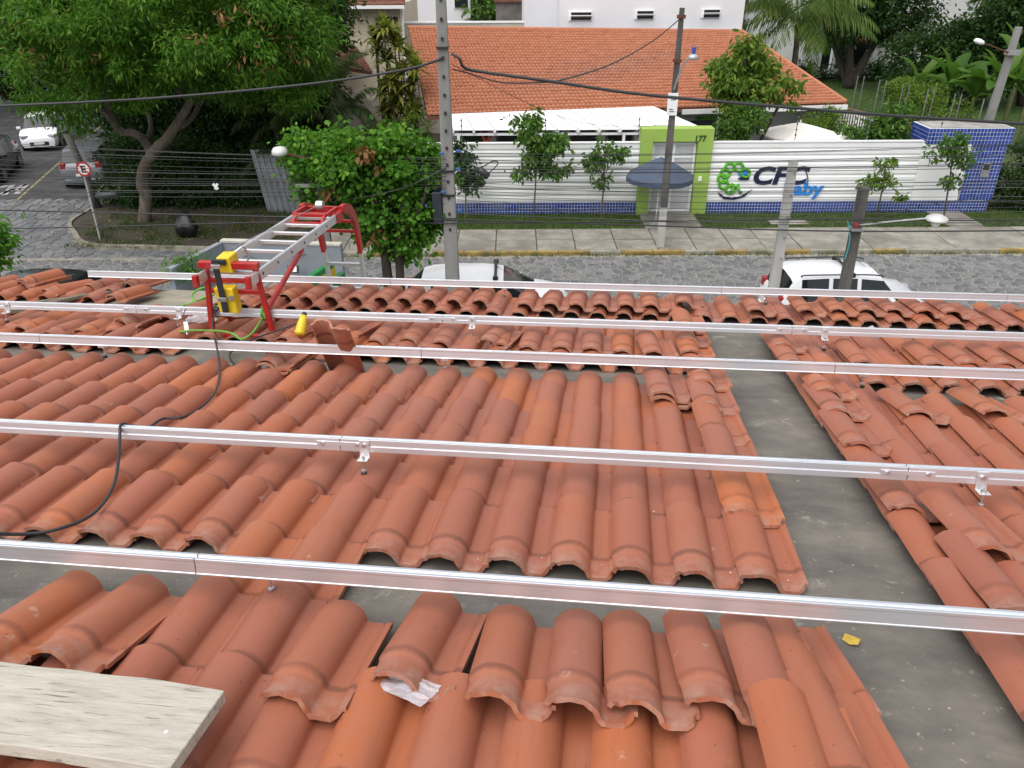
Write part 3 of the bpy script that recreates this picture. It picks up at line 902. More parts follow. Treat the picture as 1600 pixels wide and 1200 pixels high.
# ================================================================== the setting: ground, road, pavement
M_EARTH = pm('earth_and_leaf_litter', (0.060, 0.050, 0.036), 0.9, 0, 0.5, 0.8, 0.5, (0.05, 0.075, 0.03), 0.7)
def struct(o): return tag(o, kind='structure')
struct(MB().add([(-900, -300, -.02), (900, -300, -.02), (900, 1500, -.02), (-900, 1500, -.02)], [(0, 1, 2, 3)]).build('ground', M_EARTH))
KY, NKY = 24.05, 16.9            # far and near kerb lines of the street
def cobble_mat(name, joint):
    m, nt, bs = new_mat(name)
    v = coords(nt, False)
    vo = N(nt, 'ShaderNodeTexVoronoi', feature='DISTANCE_TO_EDGE')
    vo.inputs['Scale'].default_value = 3.0
    nt.links.new(v, vo.inputs['Vector'])
    f = ramp(nt, vo.outputs['Distance'], [(0.03, (1, 1, 1)), (0.09, (0, 0, 0))])
    c = ramp(nt, noise(nt, v, 1.5, 4, 0.6), [(0.3, (0.10, 0.105, 0.115)), (0.7, (0.20, 0.205, 0.215))])
    nt.links.new(mixc(nt, f, c, joint), bs.inputs['Base Color'])
    bs.inputs['Roughness'].default_value = 0.8
    bump(nt, bs, vo.outputs['Distance'], 0.4, 0.02)
    return m
M_COB = cobble_mat('rough_stone_paving', (0.30, 0.275, 0.22))
M_JOINT = pm('sandy_joint', (0.27, 0.25, 0.205), 0.9, 0, 0.3, 3, 0.3)
def stone_mat():
    m, nt, bs = new_mat('grey_paving_stone')
    oi = N(nt, 'ShaderNodeObjectInfo')
    ge = N(nt, 'ShaderNodeNewGeometry')
    rnd = mth(nt, 'FRACT', mth(nt, 'ADD', oi.outputs['Random'], ge.outputs['Random Per Island']))
    c = ramp(nt, rnd, [(0, (0.085, 0.09, 0.10)), (0.5, (0.125, 0.13, 0.14)), (1, (0.18, 0.18, 0.185))])
    v = coords(nt, False)
    n1 = noise(nt, v, 6, 3, 0.6)
    c = mixc(nt, ramp(nt, n1, [(0.45, (0, 0, 0)), (0.75, (0.5,) * 3)]), c, (0.26, 0.25, 0.22))
    nt.links.new(c, bs.inputs['Base Color'])
    bs.inputs['Roughness'].default_value = 0.75
    bump(nt, bs, n1, 0.4, 0.02)
    return m
M_STONE = stone_mat()
road = struct(MB().add([(-60, NKY, .0), (60, NKY, .0), (60, KY, .0), (-60, KY, .0)], [(0, 1, 2, 3)]).build('road', M_COB))
struct(MB().add([(-60, 24.0, -.004), (-4.0, 24.0, -.004), (-4.0, 31.0, -.004), (-60, 31.0, -.004)], [(0, 1, 2, 3)]).build('street_corner', M_COB))
# voronoi stones
def clip(poly, mx, my, nx, ny):
    out = []
    n = len(poly)
    for i in range(n):
        a, b = poly[i], poly[(i + 1) % n]
        da = (a[0] - mx) * nx + (a[1] - my) * ny
        db = (b[0] - mx) * nx + (b[1] - my) * ny
        if da <= 0: out.append(a)
        if da * db < 0:
            t = da / (da - db)
            out.append((a[0] + (b[0] - a[0]) * t, a[1] + (b[1] - a[1]) * t))
    return out
def stones(x0, x1, y0, y1, cell, rg, keep):
    nx, ny = int((x1 - x0) / cell), int((y1 - y0) / cell)
    S_ = {(i, j): (x0 + (i + .5 + rg.uniform(-.42, .42)) * cell, y0 + (j + .5 + rg.uniform(-.42, .42)) * cell) for i in range(-2, nx + 2) for j in range(-2, ny + 2)}
    out = []
    for i in range(nx):
        for j in range(ny):
            p = S_[i, j]
            if not keep(*p): continue
            poly = [(p[0] - cell * 1.6, p[1] - cell * 1.6), (p[0] + cell * 1.6, p[1] - cell * 1.6), (p[0] + cell * 1.6, p[1] + cell * 1.6), (p[0] - cell * 1.6, p[1] + cell * 1.6)]
            for di in (-2, -1, 0, 1, 2):
                for dj in (-2, -1, 0, 1, 2):
                    q = S_.get((i + di, j + dj))
                    if q is None or (di == 0 and dj == 0): continue
                    poly = clip(poly, (p[0] + q[0]) / 2, (p[1] + q[1]) / 2, q[0] - p[0], q[1] - p[1])
                    if len(poly) < 3: break
            if len(poly) < 3: continue
            cx = sum(a for a, b in poly) / len(poly)
            cy = sum(b for a, b in poly) / len(poly)
            out.append(((cx, cy), poly))
    return out
def stone_geo(c, poly, h):
    n = len(poly)
    r = [math.hypot(a - c[0], b - c[1]) for a, b in poly]
    lo = [(c[0] + (a - c[0]) * (1 - .020 / max(.03, q)), c[1] + (b - c[1]) * (1 - .020 / max(.03, q)), .001) for (a, b), q in zip(poly, r)]
    hi = [(c[0] + (a - c[0]) * (1 - .042 / max(.06, q)), c[1] + (b - c[1]) * (1 - .042 / max(.06, q)), h) for (a, b), q in zip(poly, r)]
    return lo + hi, [tuple(range(n, 2 * n))] + [(i, (i + 1) % n, n + (i + 1) % n, n + i) for i in range(n)]
rg = random.Random(21)
ci = spline([gp(*p) for p in ((500, 398), (350, 393), (230, 390), (140, 386), (118, 368), (112, 350), (150, 325), (158, 300), (185, 262))], 5)
VERGE = [(p.x, p.y) for p in ci] + [(-20.0, 40.0), (-8.0, 44.0), (-2.0, 30.0), (-2.0, 26.0), (-5.0, 24.4)]
def inside(x, y):
    r = False
    for (xa, ya), (xb, yb) in zip(VERGE, VERGE[1:] + VERGE[:1]):
        if (ya > y) != (yb > y) and x < xa + (xb - xa) * (y - ya) / (yb - ya): r = not r
    return r
def on_screen(x, y):
    p = proj((x, y, 0))
    return p is not None and -120 < p[0] < 1720 and 180 < p[1] < 500
sts = stones(-26, 18, 18.6, KY - .03, .25, rg, on_screen) + stones(-24, -9.0, KY + .02, 31, .32, rg, lambda x, y: on_screen(x, y) and not inside(x, y))
def seen(c):
    p = proj((c[0], c[1], 0))
    return (545 < p[0] < 690 and p[1] > 400 and p[1] < 445) or (840 < p[0] < 1190 and p[1] < 450) or (1450 < p[0] < 1600 and p[1] < 460) or (120 < p[0] < 280 and p[1] < 420)
sts.sort(key=lambda s: (0 if seen(s[0]) else 1, s[0][1]))
for c, poly in sts[:290]:
    V, F = stone_geo((0, 0), [(a - c[0], b - c[1]) for a, b in poly], .016 + rg.uniform(-.004, .006))
    MB().add(V, F).build('paving_stone', M_STONE, road, Matrix.Translation((c[0], c[1], .001)), fix=False)
m = MB()
for c, poly in sts[290:]:
    m.add(*stone_geo(c, poly, .016 + rg.uniform(-.004, .006)))
tag(m.build('paving_stones_beyond', M_STONE, road, fix=False), kind='stuff')
# joints bed under the individual stones
struct(MB().add([(-26, 18.0, .0015), (18, 18.0, .0015), (18, KY, .0015), (-26, KY, .0015)], [(0, 1, 2, 3)]).build('road_joint_sand', M_JOINT))
M_ASPH = pm('worn_asphalt', (0.045, 0.046, 0.050), 0.85, 0, 0.3, 2.5, 0.4, (0.12, 0.115, 0.105), 0.5)
d_ = Vector((-1.45, 6.06, 0)).normalized()
s_ = Vector((d_.y, -d_.x, 0))
b0 = Vector((-18.6, 28.6, 0))
struct(MB().add([b0 - s_ * 9 , b0 + s_ * 2.9, b0 + s_ * 2.9 + d_ * 60, b0 - s_ * 9 + d_ * 60], [(0, 1, 2, 3)]).build('side_street', M_ASPH, None, Matrix.Translation((0, 0, .006))))
M_PAINTY = pm('worn_yellow_paint', (0.30, 0.25, 0.12), 0.75, 0, 0.3, 4, 0.2, (0.12, 0.11, 0.09), 0.6)
M_PAINTW = pm('worn_white_paint', (0.34, 0.34, 0.33), 0.75, 0, 0.25, 4, 0.2, (0.12, 0.12, 0.12), 0.6)
l0, l1 = gp(12, 326), gp(84, 262)
ld = (l1 - l0).normalized()
ls = Vector((ld.y, -ld.x, 0)) * .045
def marking(name, poly, mat):
    struct(MB().add([(p.x, p.y, .010) for p in poly], [tuple(range(len(poly)))]).build(name, mat))
marking('lane_line', [l0 - ls, l0 + ls, l1 + ld * 14 + ls, l1 + ld * 14 - ls], M_PAINTY)
def stroke(a, b, w, nm='street_lettering'):
    a, b = gp(*a), gp(*b)
    t = (b - a).normalized()
    s = Vector((t.y, -t.x, 0)) * w / 2
    marking(nm, [a - s, a + s, b + s, b - s], M_PAINTW)
for a, b in (((0, 304), (42, 288)), ((6, 306), (20, 289)), ((26, 303), (42, 288)), ((14, 297), (34, 296)), ((-20, 300), (12, 290)), ((-24, 322), (14, 320))): stroke(a, b, .22)

# pavement on the far side: slabs, kerb stones, grass strip
M_CONC = pm('worn_pavement_concrete', (0.27, 0.255, 0.22), 0.85, 0, 0.35, 1.6, 0.3, (0.15, 0.135, 0.11), 0.9)
pave = struct(MB().bx(-6.5, 24, KY + .16, 26.42, -.02, .092).build('pavement', pm('dark_joint_dirt', (0.075, 0.068, 0.05), 0.95, 0, 0.4, 4, 0.3, (0.05, 0.08, 0.02), 0.7)))
x = -6.5
rg = random.Random(3)
while x < 23.5:
    w = rg.uniform(1.05, 1.35)
    big = x > 8.2
    if big: w = rg.uniform(2.2, 3.4)
    for y0, y1 in (((KY + .17, 25.25), (25.27, 26.40)) if not big else ((KY + .17, 26.40),)):
        MB().bx(x + .018, x + w - .018, y0 + rg.uniform(0, .02), y1 - rg.uniform(0, .02), .05, .106 + rg.uniform(0, .012)).build('paving_slab', M_CONC, pave, bevel=.006)
    x += w
M_KERB = pm('kerb_concrete', (0.30, 0.28, 0.23), 0.85, 0, 0.25, 3, 0.3, (0.07, 0.085, 0.03), 0.8)
M_KERBY = pm('kerb_yellow_paint', (0.33, 0.23, 0.07), 0.85, 0, 0.35, 3, 0.3, (0.10, 0.09, 0.05), 1.0)
kerb = struct(MB().bx(-6.5, 24, KY + .02, KY + .15, -.02, .08).build('kerb', M_KERB))
x = -6.5
while x < 23:
    yel = x < 12.3 or x > 15.2
    MB().bx(x + .008, x + .992, KY, KY + .16, -.01, .125 + rg.uniform(-.006, .006)).build('kerb_stone', M_KERBY if yel and rg.random() < .62 else M_KERB, kerb, bevel=.012)
    x += 1.0
M_TURF = pm('turf_soil', (0.055, 0.085, 0.022), 0.95, 0, 0.4, 2, 0.4)
struct(MB().bx(-6.5, 24, 26.43, 28.4, -.02, .10).build('grass_strip', M_TURF))
def grass_patch(name, x0, x1, y0, y1, z, n, h, cols, label, skip=None, seed=1):
    rr = np.random.default_rng(seed)
    P = np.stack([rr.uniform(x0, x1, n), rr.uniform(y0, y1, n), np.full(n, z)], 1)
    if skip is not None: P = P[~skip(P)]
    n = len(P)
    a = rr.uniform(0, 2 * np.pi, n)
    w = rr.uniform(.008, .018, n)[:, None] * np.stack([np.cos(a), np.sin(a), np.zeros(n)], 1)
    tip = np.stack([rr.normal(0, .35, n), rr.normal(0, .35, n), np.ones(n)], 1) * (h * rr.uniform(.5, 1.2, n))[:, None]
    V = np.stack([P - w, P + w, P + tip], 1).reshape(-1, 3)
    F = np.arange(3 * n).reshape(-1, 3)
    o = mobj(name, np_mesh(name, V, F), leaf_mat(name + '_blades', cols, .2))
    tag(o, label, 'grass', kind='stuff')
walks = [(4.55, 6.6), (11.6, 12.9), (15.0, 16.3)]
grass_patch('lawn_grass', -6.4, 23.8, 26.45, 28.35, .10, 42000, .07, [(0.045, 0.085, 0.015), (0.075, 0.13, 0.022), (0.11, 0.16, 0.035)], 'short green grass in the strip before the white fence', lambda P: ((P[:, 0] > 4.5) & (P[:, 0] < 6.65)) | ((P[:, 0] > 15.0) & (P[:, 0] < 16.3) & True) | ((P[:, 0] > 9.0) & (P[:, 0] < 10.4) & (P[:, 1] < 27.3) & (P[:, 1] > 26.75)), 2)
grass_patch('kerb_weeds', -6.4, 23.8, KY - .22, KY + .10, .0, 9000, .09, [(0.05, 0.09, 0.02), (0.10, 0.13, 0.035), (0.20, 0.15, 0.05)], 'weeds and moss growing along the kerb', lambda P: np.random.default_rng(5).random(len(P)) > (0.35 + 0.6 * np.sin(P[:, 0] * 1.7) ** 2) * np.exp(-((P[:, 1] - KY) / .13) ** 2), 4)
walk = struct(MB().bx(4.62, 6.55, 26.42, 28.45, .0, .135).build('gate_path', M_CONC, bevel=.01))
struct(MB().bx(15.05, 16.25, 26.42, 28.2, .0, .13).build('side_path', M_CONC, bevel=.01))
struct(MB().bx(9.05, 10.35, 26.8, 27.25, .05, .118).build('stepping_slab', M_CONC, bevel=.01))
# corner island with the big tree: kerb and earth
struct(MB().prism([(a, b, -.02) for a, b in VERGE], (0, 0, .12)).build('corner_verge', M_EARTH))
m = MB()
for a, b in zip(ci[:-1], ci[1:]):
    m.bar((a.x, a.y, .06), (b.x + (b.x - a.x) * .04, b.y + (b.y - a.y) * .04, .06), .14, .17)
struct(m.build('corner_kerb', M_KERB))
M_NEARPAVE = pm('near_pavement', (0.24, 0.23, 0.21), 0.85, 0, 0.3, 1.5, 0.3)
struct(MB().bx(-30, 30, 7.2, NKY, -.02, .10).build('near_pavement', M_NEARPAVE))
struct(MB().add([(14, 34, .02), (60, 34, .02), (60, 66, .02), (14, 66, .02)], [(0, 1, 2, 3)]).build('lawn', M_TURF))
grass_patch('garden_lawn', 18, 36, 44, 62, .02, 30000, .12, [(0.045, 0.13, 0.012), (0.075, 0.19, 0.02), (0.11, 0.23, 0.03)], 'shaded green lawn of the garden behind the brown wall', None, 9)
grass_patch('verge_weeds', -14.5, -6.5, 24.7, 28.6, .10, 5200, .16, [(0.03, 0.07, 0.014), (0.06, 0.11, 0.022), (0.12, 0.12, 0.04)], 'weeds and tufts of grass on the earth below the corner tree', lambda P: np.sin(P[:, 0] * 2.3) * np.sin(P[:, 1] * 3.1 + P[:, 0]) < -.15, 14)
# dry leaves on the ground at the corner
rr = np.random.default_rng(8)
n = 900
P = np.stack([rr.uniform(-15, -7, n), rr.uniform(24.6, 29.0, n), np.full(n, .112)], 1)
A = rr.uniform(0, 6.28, n)
d1 = np.stack([np.cos(A), np.sin(A), rr.uniform(-.2, .6, n)], 1) * .09
d2 = np.stack([-np.sin(A), np.cos(A), rr.uniform(0, .4, n)], 1) * .035
V = np.stack([P, P + d1 * .5 + d2, P + d1, P + d1 * .5 - d2], 1).reshape(-1, 3)
tag(mobj('fallen_leaves', np_mesh('fallen_leaves', V, np.arange(4 * n).reshape(-1, 4)), leaf_mat('dry_leaves', [(0.09, 0.05, 0.025), (0.20, 0.12, 0.05), (0.28, 0.20, 0.09)], .1)), 'dry leaves scattered over the earth below the big corner tree', 'leaves', kind='stuff')

# ================================================================== the white fence with blue tiles and green gateway
WY = 28.2
M_WHITE = pm('white_painted_metal', (0.86, 0.87, 0.88), 0.45, 0, 0.04, 1.5, 0.05, (0.70, 0.695, 0.67), 0.4)
M_BLUE = None
def blue_mat():
    m, nt, bs = new_mat('glazed_blue_tile')
    ge = N(nt, 'ShaderNodeNewGeometry')
    c = ramp(nt, ge.outputs['Random Per Island'], [(0, (0.012, 0.035, 0.20)), (0.5, (0.018, 0.050, 0.28)), (1, (0.028, 0.075, 0.36))])
    nt.links.new(c, bs.inputs['Base Color'])
    v = coords(nt, False)
    nt.links.new(mth(nt, 'MULTIPLY_ADD', noise(nt, v, 3, 3, .5), .3, .12), bs.inputs['Roughness'])
    return m
M_BLUE = blue_mat()
M_GROUT = pm('white_grout', (0.60, 0.62, 0.66), 0.8, 0, 0.15, 4, 0.1)
fence = thing('fence_wall', 'white ribbed metal fence wall on a blue tiled plinth', 'fence', (7, WY, 0))
def tiles_face(o, ux, uz, nx_, W_, H_, t, parent, name='glazed_tiles'):
    m = MB()
    o, ux, uz, nx_ = Vector(o), Vector(ux), Vector(uz), Vector(nx_)
    g = .008
    nu, nv = max(1, round(W_ / t)), max(1, round(H_ / t))
    tu, tv_ = W_ / nu, H_ / nv
    for i in range(nu):
        for j in range(nv):
            a0, a1, b0_, b1 = i * tu + g, (i + 1) * tu - g, j * tv_ + g, (j + 1) * tv_ - g
            p = [o + ux * a + uz * b for a, b in ((a0, b0_), (a1, b0_), (a1, b1), (a0, b1))]
            m.add(p + [q + nx_ * .006 for q in p], [(4, 5, 6, 7), (0, 1, 5, 4), (1, 2, 6, 5), (2, 3, 7, 6), (3, 0, 4, 7)])
    return tag(m.build(name, M_BLUE, parent), kind='stuff')
rib = [(0, 0), (0, .02), (.045, .05), (.045, .15), (0, .18), (0, .205)]
def planks(x0, x1, z0, z1, n):
    h = (z1 - z0) / n
    for k in range(n):
        z = z0 + k * h
        prof = [(.004, 0), (0, h * .08), (-.018, h * .26), (-.018, h * .70), (0, h * .92), (.004, h * .985), (.06, h * .985), (.06, 0)]
        MB().sweep(prof, (x0, WY, z), (x1, WY, z), (0, 1, 0), (0, 0, 1)).build('fence_plank', M_WHITE, fence)
GX0, GX1 = 4.50, 7.02       # gateway
for x0, x1 in ((-6.0, GX0), (GX1, 17.2)):
    MB().bx(x0, x1, WY - .02, WY + .14, 0, .52).build('plinth', M_GROUT, fence)
    tiles_face((x0, WY - .0201, .09), (1, 0, 0), (0, 0, 1), (0, -1, 0), x1 - x0, .43, .105, fence)
    planks(x0, min(x1, 14.35), .53, 2.60, 9)
    MB().bx(x0, min(x1, 14.35), WY - .05, WY + .10, 2.60, 2.64).build('coping', M_WHITE, fence)
    MB().bx(x0, x1, WY + .062, WY + .14, .52, 2.59).build('backing', M_WHITE, fence)
MB().bx(14.36, 16.05, WY - .03, WY + .055, .53, 2.50).build('smooth_panel', M_WHITE, fence, bevel=.004)
# blue tiled pillar box on the right
pil = thing('tiled_pillar', 'blue tiled gate pillar with concrete top at the right end of the fence', 'pillar', (16.6, WY, 0))
M_BARE = pm('bare_concrete', (0.33, 0.32, 0.30), 0.85, 0, 0.3, 2.5, 0.3, (0.12, 0.12, 0.11), 0.6)
MB().bx(16.10, 17.30, WY - .02, WY + .14, 0.525, 2.50).build('pier', M_GROUT, pil)
MB().bx(14.45, 17.40, WY - .05, WY + 1.25, 2.51, 3.04).build('lintel', M_GROUT, pil)
MB().bx(14.55, 17.30, WY + .02, WY + 1.2, 3.045, 3.065).build('top_slab', M_BARE, pil)
tiles_face((16.10, WY - .0201, .525), (1, 0, 0), (0, 0, 1), (0, -1, 0), 1.20, 1.98, .12, pil)
tiles_face((14.45, WY - .0501, 2.51), (1, 0, 0), (0, 0, 1), (0, -1, 0), 2.95, .53, .12, pil)
tiles_face((14.449, WY + 1.25, 2.51), (0, -1, 0), (0, 0, 1), (-1, 0, 0), 1.30, .53, .12, pil)
bxp = MB().bx(16.62, 16.90, WY - .07, WY - .028, 1.35, 1.85).build('meter_box', pm('grey_meter_box', (0.28, 0.28, 0.29), 0.5, 0.3, 0.2, 8, 0.1), pil, bevel=.01)
MB().bx(16.66, 16.86, WY - .078, WY - .071, 1.62, 1.80).build('meter_window', pm('dark_glass', (0.03, 0.035, 0.04), 0.12, 0, 0.1, 5, 0), bxp)
# green gateway
M_GREEN = pm('lime_green_paint', (0.31, 0.47, 0.09), 0.6, 0, 0.08, 1.5, 0.1, (0.25, 0.38, 0.06), 0.3)
gw = thing('gateway', 'lime green gateway with house number and white gate', 'gateway', (5.75, WY, 0))
MB().bx(GX0 + .01, 4.93, WY - .14, WY + .40, 0, 2.66).build('jamb', M_GREEN, gw, bevel=.008)
MB().bx(6.50, GX1 - .01, WY - .14, WY + .40, 0, 2.66).build('jamb', M_GREEN, gw, bevel=.008)
MB().bx(GX0 + .01, GX1 - .01, WY - .14, WY + .40, 2.662, 3.10).build('lintel', M_GREEN, gw, bevel=.008)
gate = MB()
gx0, gx1 = 4.95, 6.48
for a in (gx0 + .04, (gx0 + gx1) / 2, gx1 - .04): gate.bx(a - .04, a + .04, WY + .06, WY + .10, .15, 2.60)
for z in (.19, 1.25, 2.10, 2.56): gate.bx(gx0 + .085, gx1 - .085, WY + .062, WY + .098, z - .035, z + .035)
gt = gate.build('gate_frame', M_WHITE, gw)
mesh_ = MB()
for k in range(36):
    a = gx0 + .09 + k * (gx1 - gx0 - .18) / 35
    mesh_.bx(a - .006, a + .006, WY + .074, WY + .086, .2, 2.55)
for k in range(46):
    z = .22 + k * .05
    mesh_.bx(gx0 + .08, gx1 - .08, WY + .0861, WY + .0935, z - .005, z + .005)
tag(mesh_.build('gate_mesh', M_WHITE, gw), kind='stuff')
MB().bx(gx0, gx1, WY + .20, WY + .22, .14, 2.60).build('privacy_sheet', pm('frosted_sheet', (0.55, 0.56, 0.58), 0.5, 0, 0.1, 2, 0.05), gw)
MB().bx(6.62, 6.74, WY - .17, WY - .141, 1.30, 1.46).build('intercom', M_WHITE, gw, bevel=.006)
M_NAVY = pm('navy_letter', (0.008, 0.010, 0.045), 0.45, 0, 0.1, 5, 0.02)
M_NUMB = pm('dark_green_number', (0.03, 0.06, 0.02), 0.5, 0, 0.1, 5, 0.02)
p = at(1087, 221, WY - .15)
mobj('house_number', text_mesh('house_number', '177', .20, .36, .012, .02), M_NUMB, gw, Matrix.Translation((p.x, WY - .153, p.z)) @ UPRIGHT)
# school logo on the fence
LY = WY - .022
logo = thing('wall_logo', 'green clover emblem with CFC baby lettering on the white fence', 'logo', (9.5, LY, 1.2))
def lp(x, y, d=0.0):
    q = at(x, y, LY - .012)
    return Vector((q.x, LY - .012 - d, q.z))
M_CLOV = pm('logo_green', (0.10, 0.42, 0.02), 0.45, 0, 0.08, 5, 0.02)
M_SKY = pm('logo_sky_blue', (0.02, 0.24, 0.72), 0.45, 0, 0.08, 5, 0.02)
ctr = (1146, 279)
m = MB()
for a_, r_ in [(-150, 17), (-112, 20), (-72, 20), (-30, 19), (180, 19), (150, 20), (112, 19)]:
    a = R_(a_)
    cx_, cy_ = ctr[0] + r_ * math.cos(a) * 1.0 + 2, ctr[1] + r_ * math.sin(a) * .95
    m.tube([lp(cx_ + 7.0 * math.cos(t * PI / 6), cy_ + 6.6 * math.sin(t * PI / 6)) for t in range(13)], .055, 6)
m.tube(spline([lp(1143, 287), lp(1149, 291), lp(1155, 288)], 4), .05, 6)
m.tube([lp(1147, 292), lp(1140, 303)], .055, 6)
m.tube([lp(1151, 292), lp(1158, 302)], .055, 6)
m.build('clover', M_CLOV, logo, smooth=True)
def disc(name, cx_, cy_, rx, ry, mat, d=0.0):
    pts = [lp(cx_ + rx * math.cos(t * PI / 12), cy_ + ry * math.sin(t * PI / 12), d) for t in range(24)]
    MB().prism(pts, (0, -.02, 0)).build(name, mat, logo)
disc('bird_head', 1161, 271, 7.5, 6, M_SKY)
disc('cap', 1162, 279, 9, 2.6, M_NAVY, .006)
disc('beak', 1167, 275, 4, 2.2, M_NAVY, .012)
sm = [lp(x_, y_) for x_, y_ in ((1121, 299), (1130, 306), (1143, 309), (1158, 306), (1176, 295), (1162, 308), (1146, 312), (1131, 311), (1124, 305))]
MB().prism(sm, (0, -.02, 0)).build('swoosh', M_NAVY, logo)
a, b = lp(1176, 289), lp(1262, 289)
mobj('lettering', text_mesh('logo_letters', 'CFC', (lp(1180, 260) - a).z, (b - a).x, .012, .035, .18), M_NAVY, logo, Matrix.Translation((a.x, LY - .012, a.z)) @ UPRIGHT)
a, b = lp(1222, 311), lp(1284, 311)
mobj('lettering', text_mesh('logo_letters_small', 'baby', (lp(1222, 284) - a).z, (b - a).x, .012, .035, .0), M_SKY, logo, Matrix.Translation((a.x, LY - .036, a.z)) @ UPRIGHT)
M_SHIELD = pm('logo_outline', (0.012, 0.015, 0.05), 0.45, 0, 0.1, 5, 0.02)
MB().tube(spline([lp(1250, 262), lp(1258, 266), lp(1262, 277), lp(1262, 290)], 4), .018, 6).build('outline_stroke', M_SHIELD, logo)
# electric fence rods on top of wall
M_ROD = pm('grey_metal_rod', (0.30, 0.30, 0.31), 0.5, 0.5, 0.2, 10, 0.05)
for i, x in enumerate((-1.7, 1.2, 4.44, 7.14, 9.9, 12.4, 14.9)):
    t = thing('fence_rod', 'thin electric fence rod with insulators, %s from the left on the white wall' % ORD[i], 'rod', (x, WY + .1, 2.64), 'electric fence rods')
    MB().tube([(x, WY + .1, 2.60), (x, WY + .1, 3.45)], .014, 6).build('rod', M_ROD, t)
    for k in range(4): MB().tube([(x, WY + .1, 2.8 + k * .18), (x, WY + .1, 2.85 + k * .18)], .028, 8).build('insulator', M_RUBBER, t)

# ================================================================== the school behind the fence
M_ROOF2 = None
def roof_mat(name, cols, joint_dirt):
    m, nt, bs = new_mat(name)
    v = coords(nt, False)
    n1 = noise(nt, v, 2.2, 4, 0.65)
    n2 = noise(nt, v, 14, 3, 0.6)
    c = ramp(nt, n1, [(0.3, cols[0]), (0.5, cols[1]), (0.7, cols[2])])
    c = mixc(nt, ramp(nt, n2, [(0.55, (0, 0, 0)), (0.8, (0.5,) * 3)]), c, joint_dirt)
    nt.links.new(c, bs.inputs['Base Color'])
    bs.inputs['Roughness'].default_value = 0.8
    bump(nt, bs, n2, 0.3, 0.02)
    return m
M_ROOF2 = roof_mat('orange_roof_tiles', [(0.36, 0.135, 0.070), (0.40, 0.155, 0.083), (0.43, 0.18, 0.105)], (0.26, 0.095, 0.055))
M_ROOF3 = roof_mat('old_brown_roof_tiles', [(0.11, 0.045, 0.032), (0.17, 0.066, 0.042), (0.22, 0.10, 0.068)], (0.07, 0.04, 0.03))
def tiled_slope(A, B, C_, D_, rows, cols, parent, mat, name='roof_tiles', lift=.05, amp=.035, cut=None):
    """rows of pantiles on the quad A (left eave) B (right eave) C (right ridge) D (left ridge)"""
    A, B, C_, D_ = map(np.array, (A, B, C_, D_))
    nrm = np.cross(B - A, D_ - A)
    nrm = nrm / np.linalg.norm(nrm)
    if nrm[2] < 0: nrm = -nrm
    ns = cols * 4 + 1
    V, F = [], []
    s = np.linspace(0, 1, ns)
    wv = amp * np.abs(np.cos(np.arange(ns) * np.pi / 4)) - amp * .5
    rr = np.random.default_rng(5)
    for r in range(rows):
        t0, t1 = r / rows, min(1.0, (r + 1.18) / rows)
        base = len(V)
        jit = np.repeat(rr.normal(0, .006, cols + 1), 4)[:ns]
        for t, up in ((t0, lift * .15), (t0, lift), (t1, 0.0)):
            lft, rgt = A + (D_ - A) * t, B + (C_ - B) * t
            P = lft + (rgt - lft) * s[:, None] + nrm * (up + (wv + jit)[:, None] * (1 if up != lift * .15 else .4))
            V.extend(P)
        for k in range(2):
            for i in range(ns - 1):
                a = base + k * ns + i
                F.append((a, a + 1, a + ns + 1, a + ns))
    o = mobj(name, np_mesh(name, np.array(V), np.array(F)), mat, parent)
    tag(o, kind='stuff')
    return o
school = thing('school_house', 'long low house with orange tiled roof behind the white fence', 'house', (5, 34, 0))
A, B, C_, D_ = at(668, 181, 31.6), at(1322, 161, 33.0), at(1160, 51, 38.8), at(638, 45, 39.8)
base_roof = MB()
o_ = Vector((0, 0, -.10))
base_roof.hexa([A + o_ * 1.6, B + o_ * 1.6, C_ + o_ * 1.6, D_ + o_ * 1.6, A + o_ * .3, B + o_ * .3, C_ + o_ * .3, D_ + o_ * .3])
rf = base_roof.build('roof', M_ROOF3, school)
tiled_slope(A, B, C_, D_, 28, 96, rf, M_ROOF2, 'roof_tiles', .11, .05)
# hip side and back
E1, E2 = B + Vector((.6, 9.5, 0)), C_ + Vector((0, 1.2, 0))
MB().add([B + o_ * .2, E1, E2, C_ + o_ * .2], [(0, 1, 2, 3)]).build('hip_side', M_ROOF2, rf)
tiled_slope(B + Vector((.03, 0, 0)), E1, E2, C_ + Vector((.03, 0, 0)), 26, 40, rf, M_ROOF2, 'hip_tiles')
m = MB().tube([B + Vector((0, 0, .04)), C_ + Vector((0, 0, .04))], .09, 8)
m.tube([C_ + Vector((0, 0, .05)), D_ + Vector((0, 0, .05))], .09, 8)
m.build('ridge_cap', M_ROOF2, rf)
M_WALLG = pm('pale_grey_wall', (0.42, 0.43, 0.44), 0.8, 0, 0.1, 1.2, 0.1)
sw = MB()
w0, w1 = A + Vector((.5, .8, 0)), B + Vector((-.5, .8, 0))
w2, w3 = B + Vector((-.2, 8.4, 0)), A + Vector((.5, 9.0, 0))
zt = 2.75
sw.hexa([Vector((p.x, p.y, 0)) for p in (w0, w1, w2, w3)] + [Vector((p.x, p.y, zt)) for p in (w0, w1, w2, w3)])
sw.build('wall', M_WALLG, school)
def on_wall(t0, t1, z0, z1, d, name, mat, parent=None):
    a, b = w0.lerp(w1, t0), w0.lerp(w1, t1)
    nd = Vector(((w1 - w0).y, -(w1 - w0).x, 0)).normalized()
    return MB().hexa([Vector((p.x, p.y, 0)) + nd * q + Vector((0, 0, z)) for z in (z0, z1) for p, q in ((a, d), (b, d), (b, -.02), (a, -.02))]).build(name, mat, parent or school)
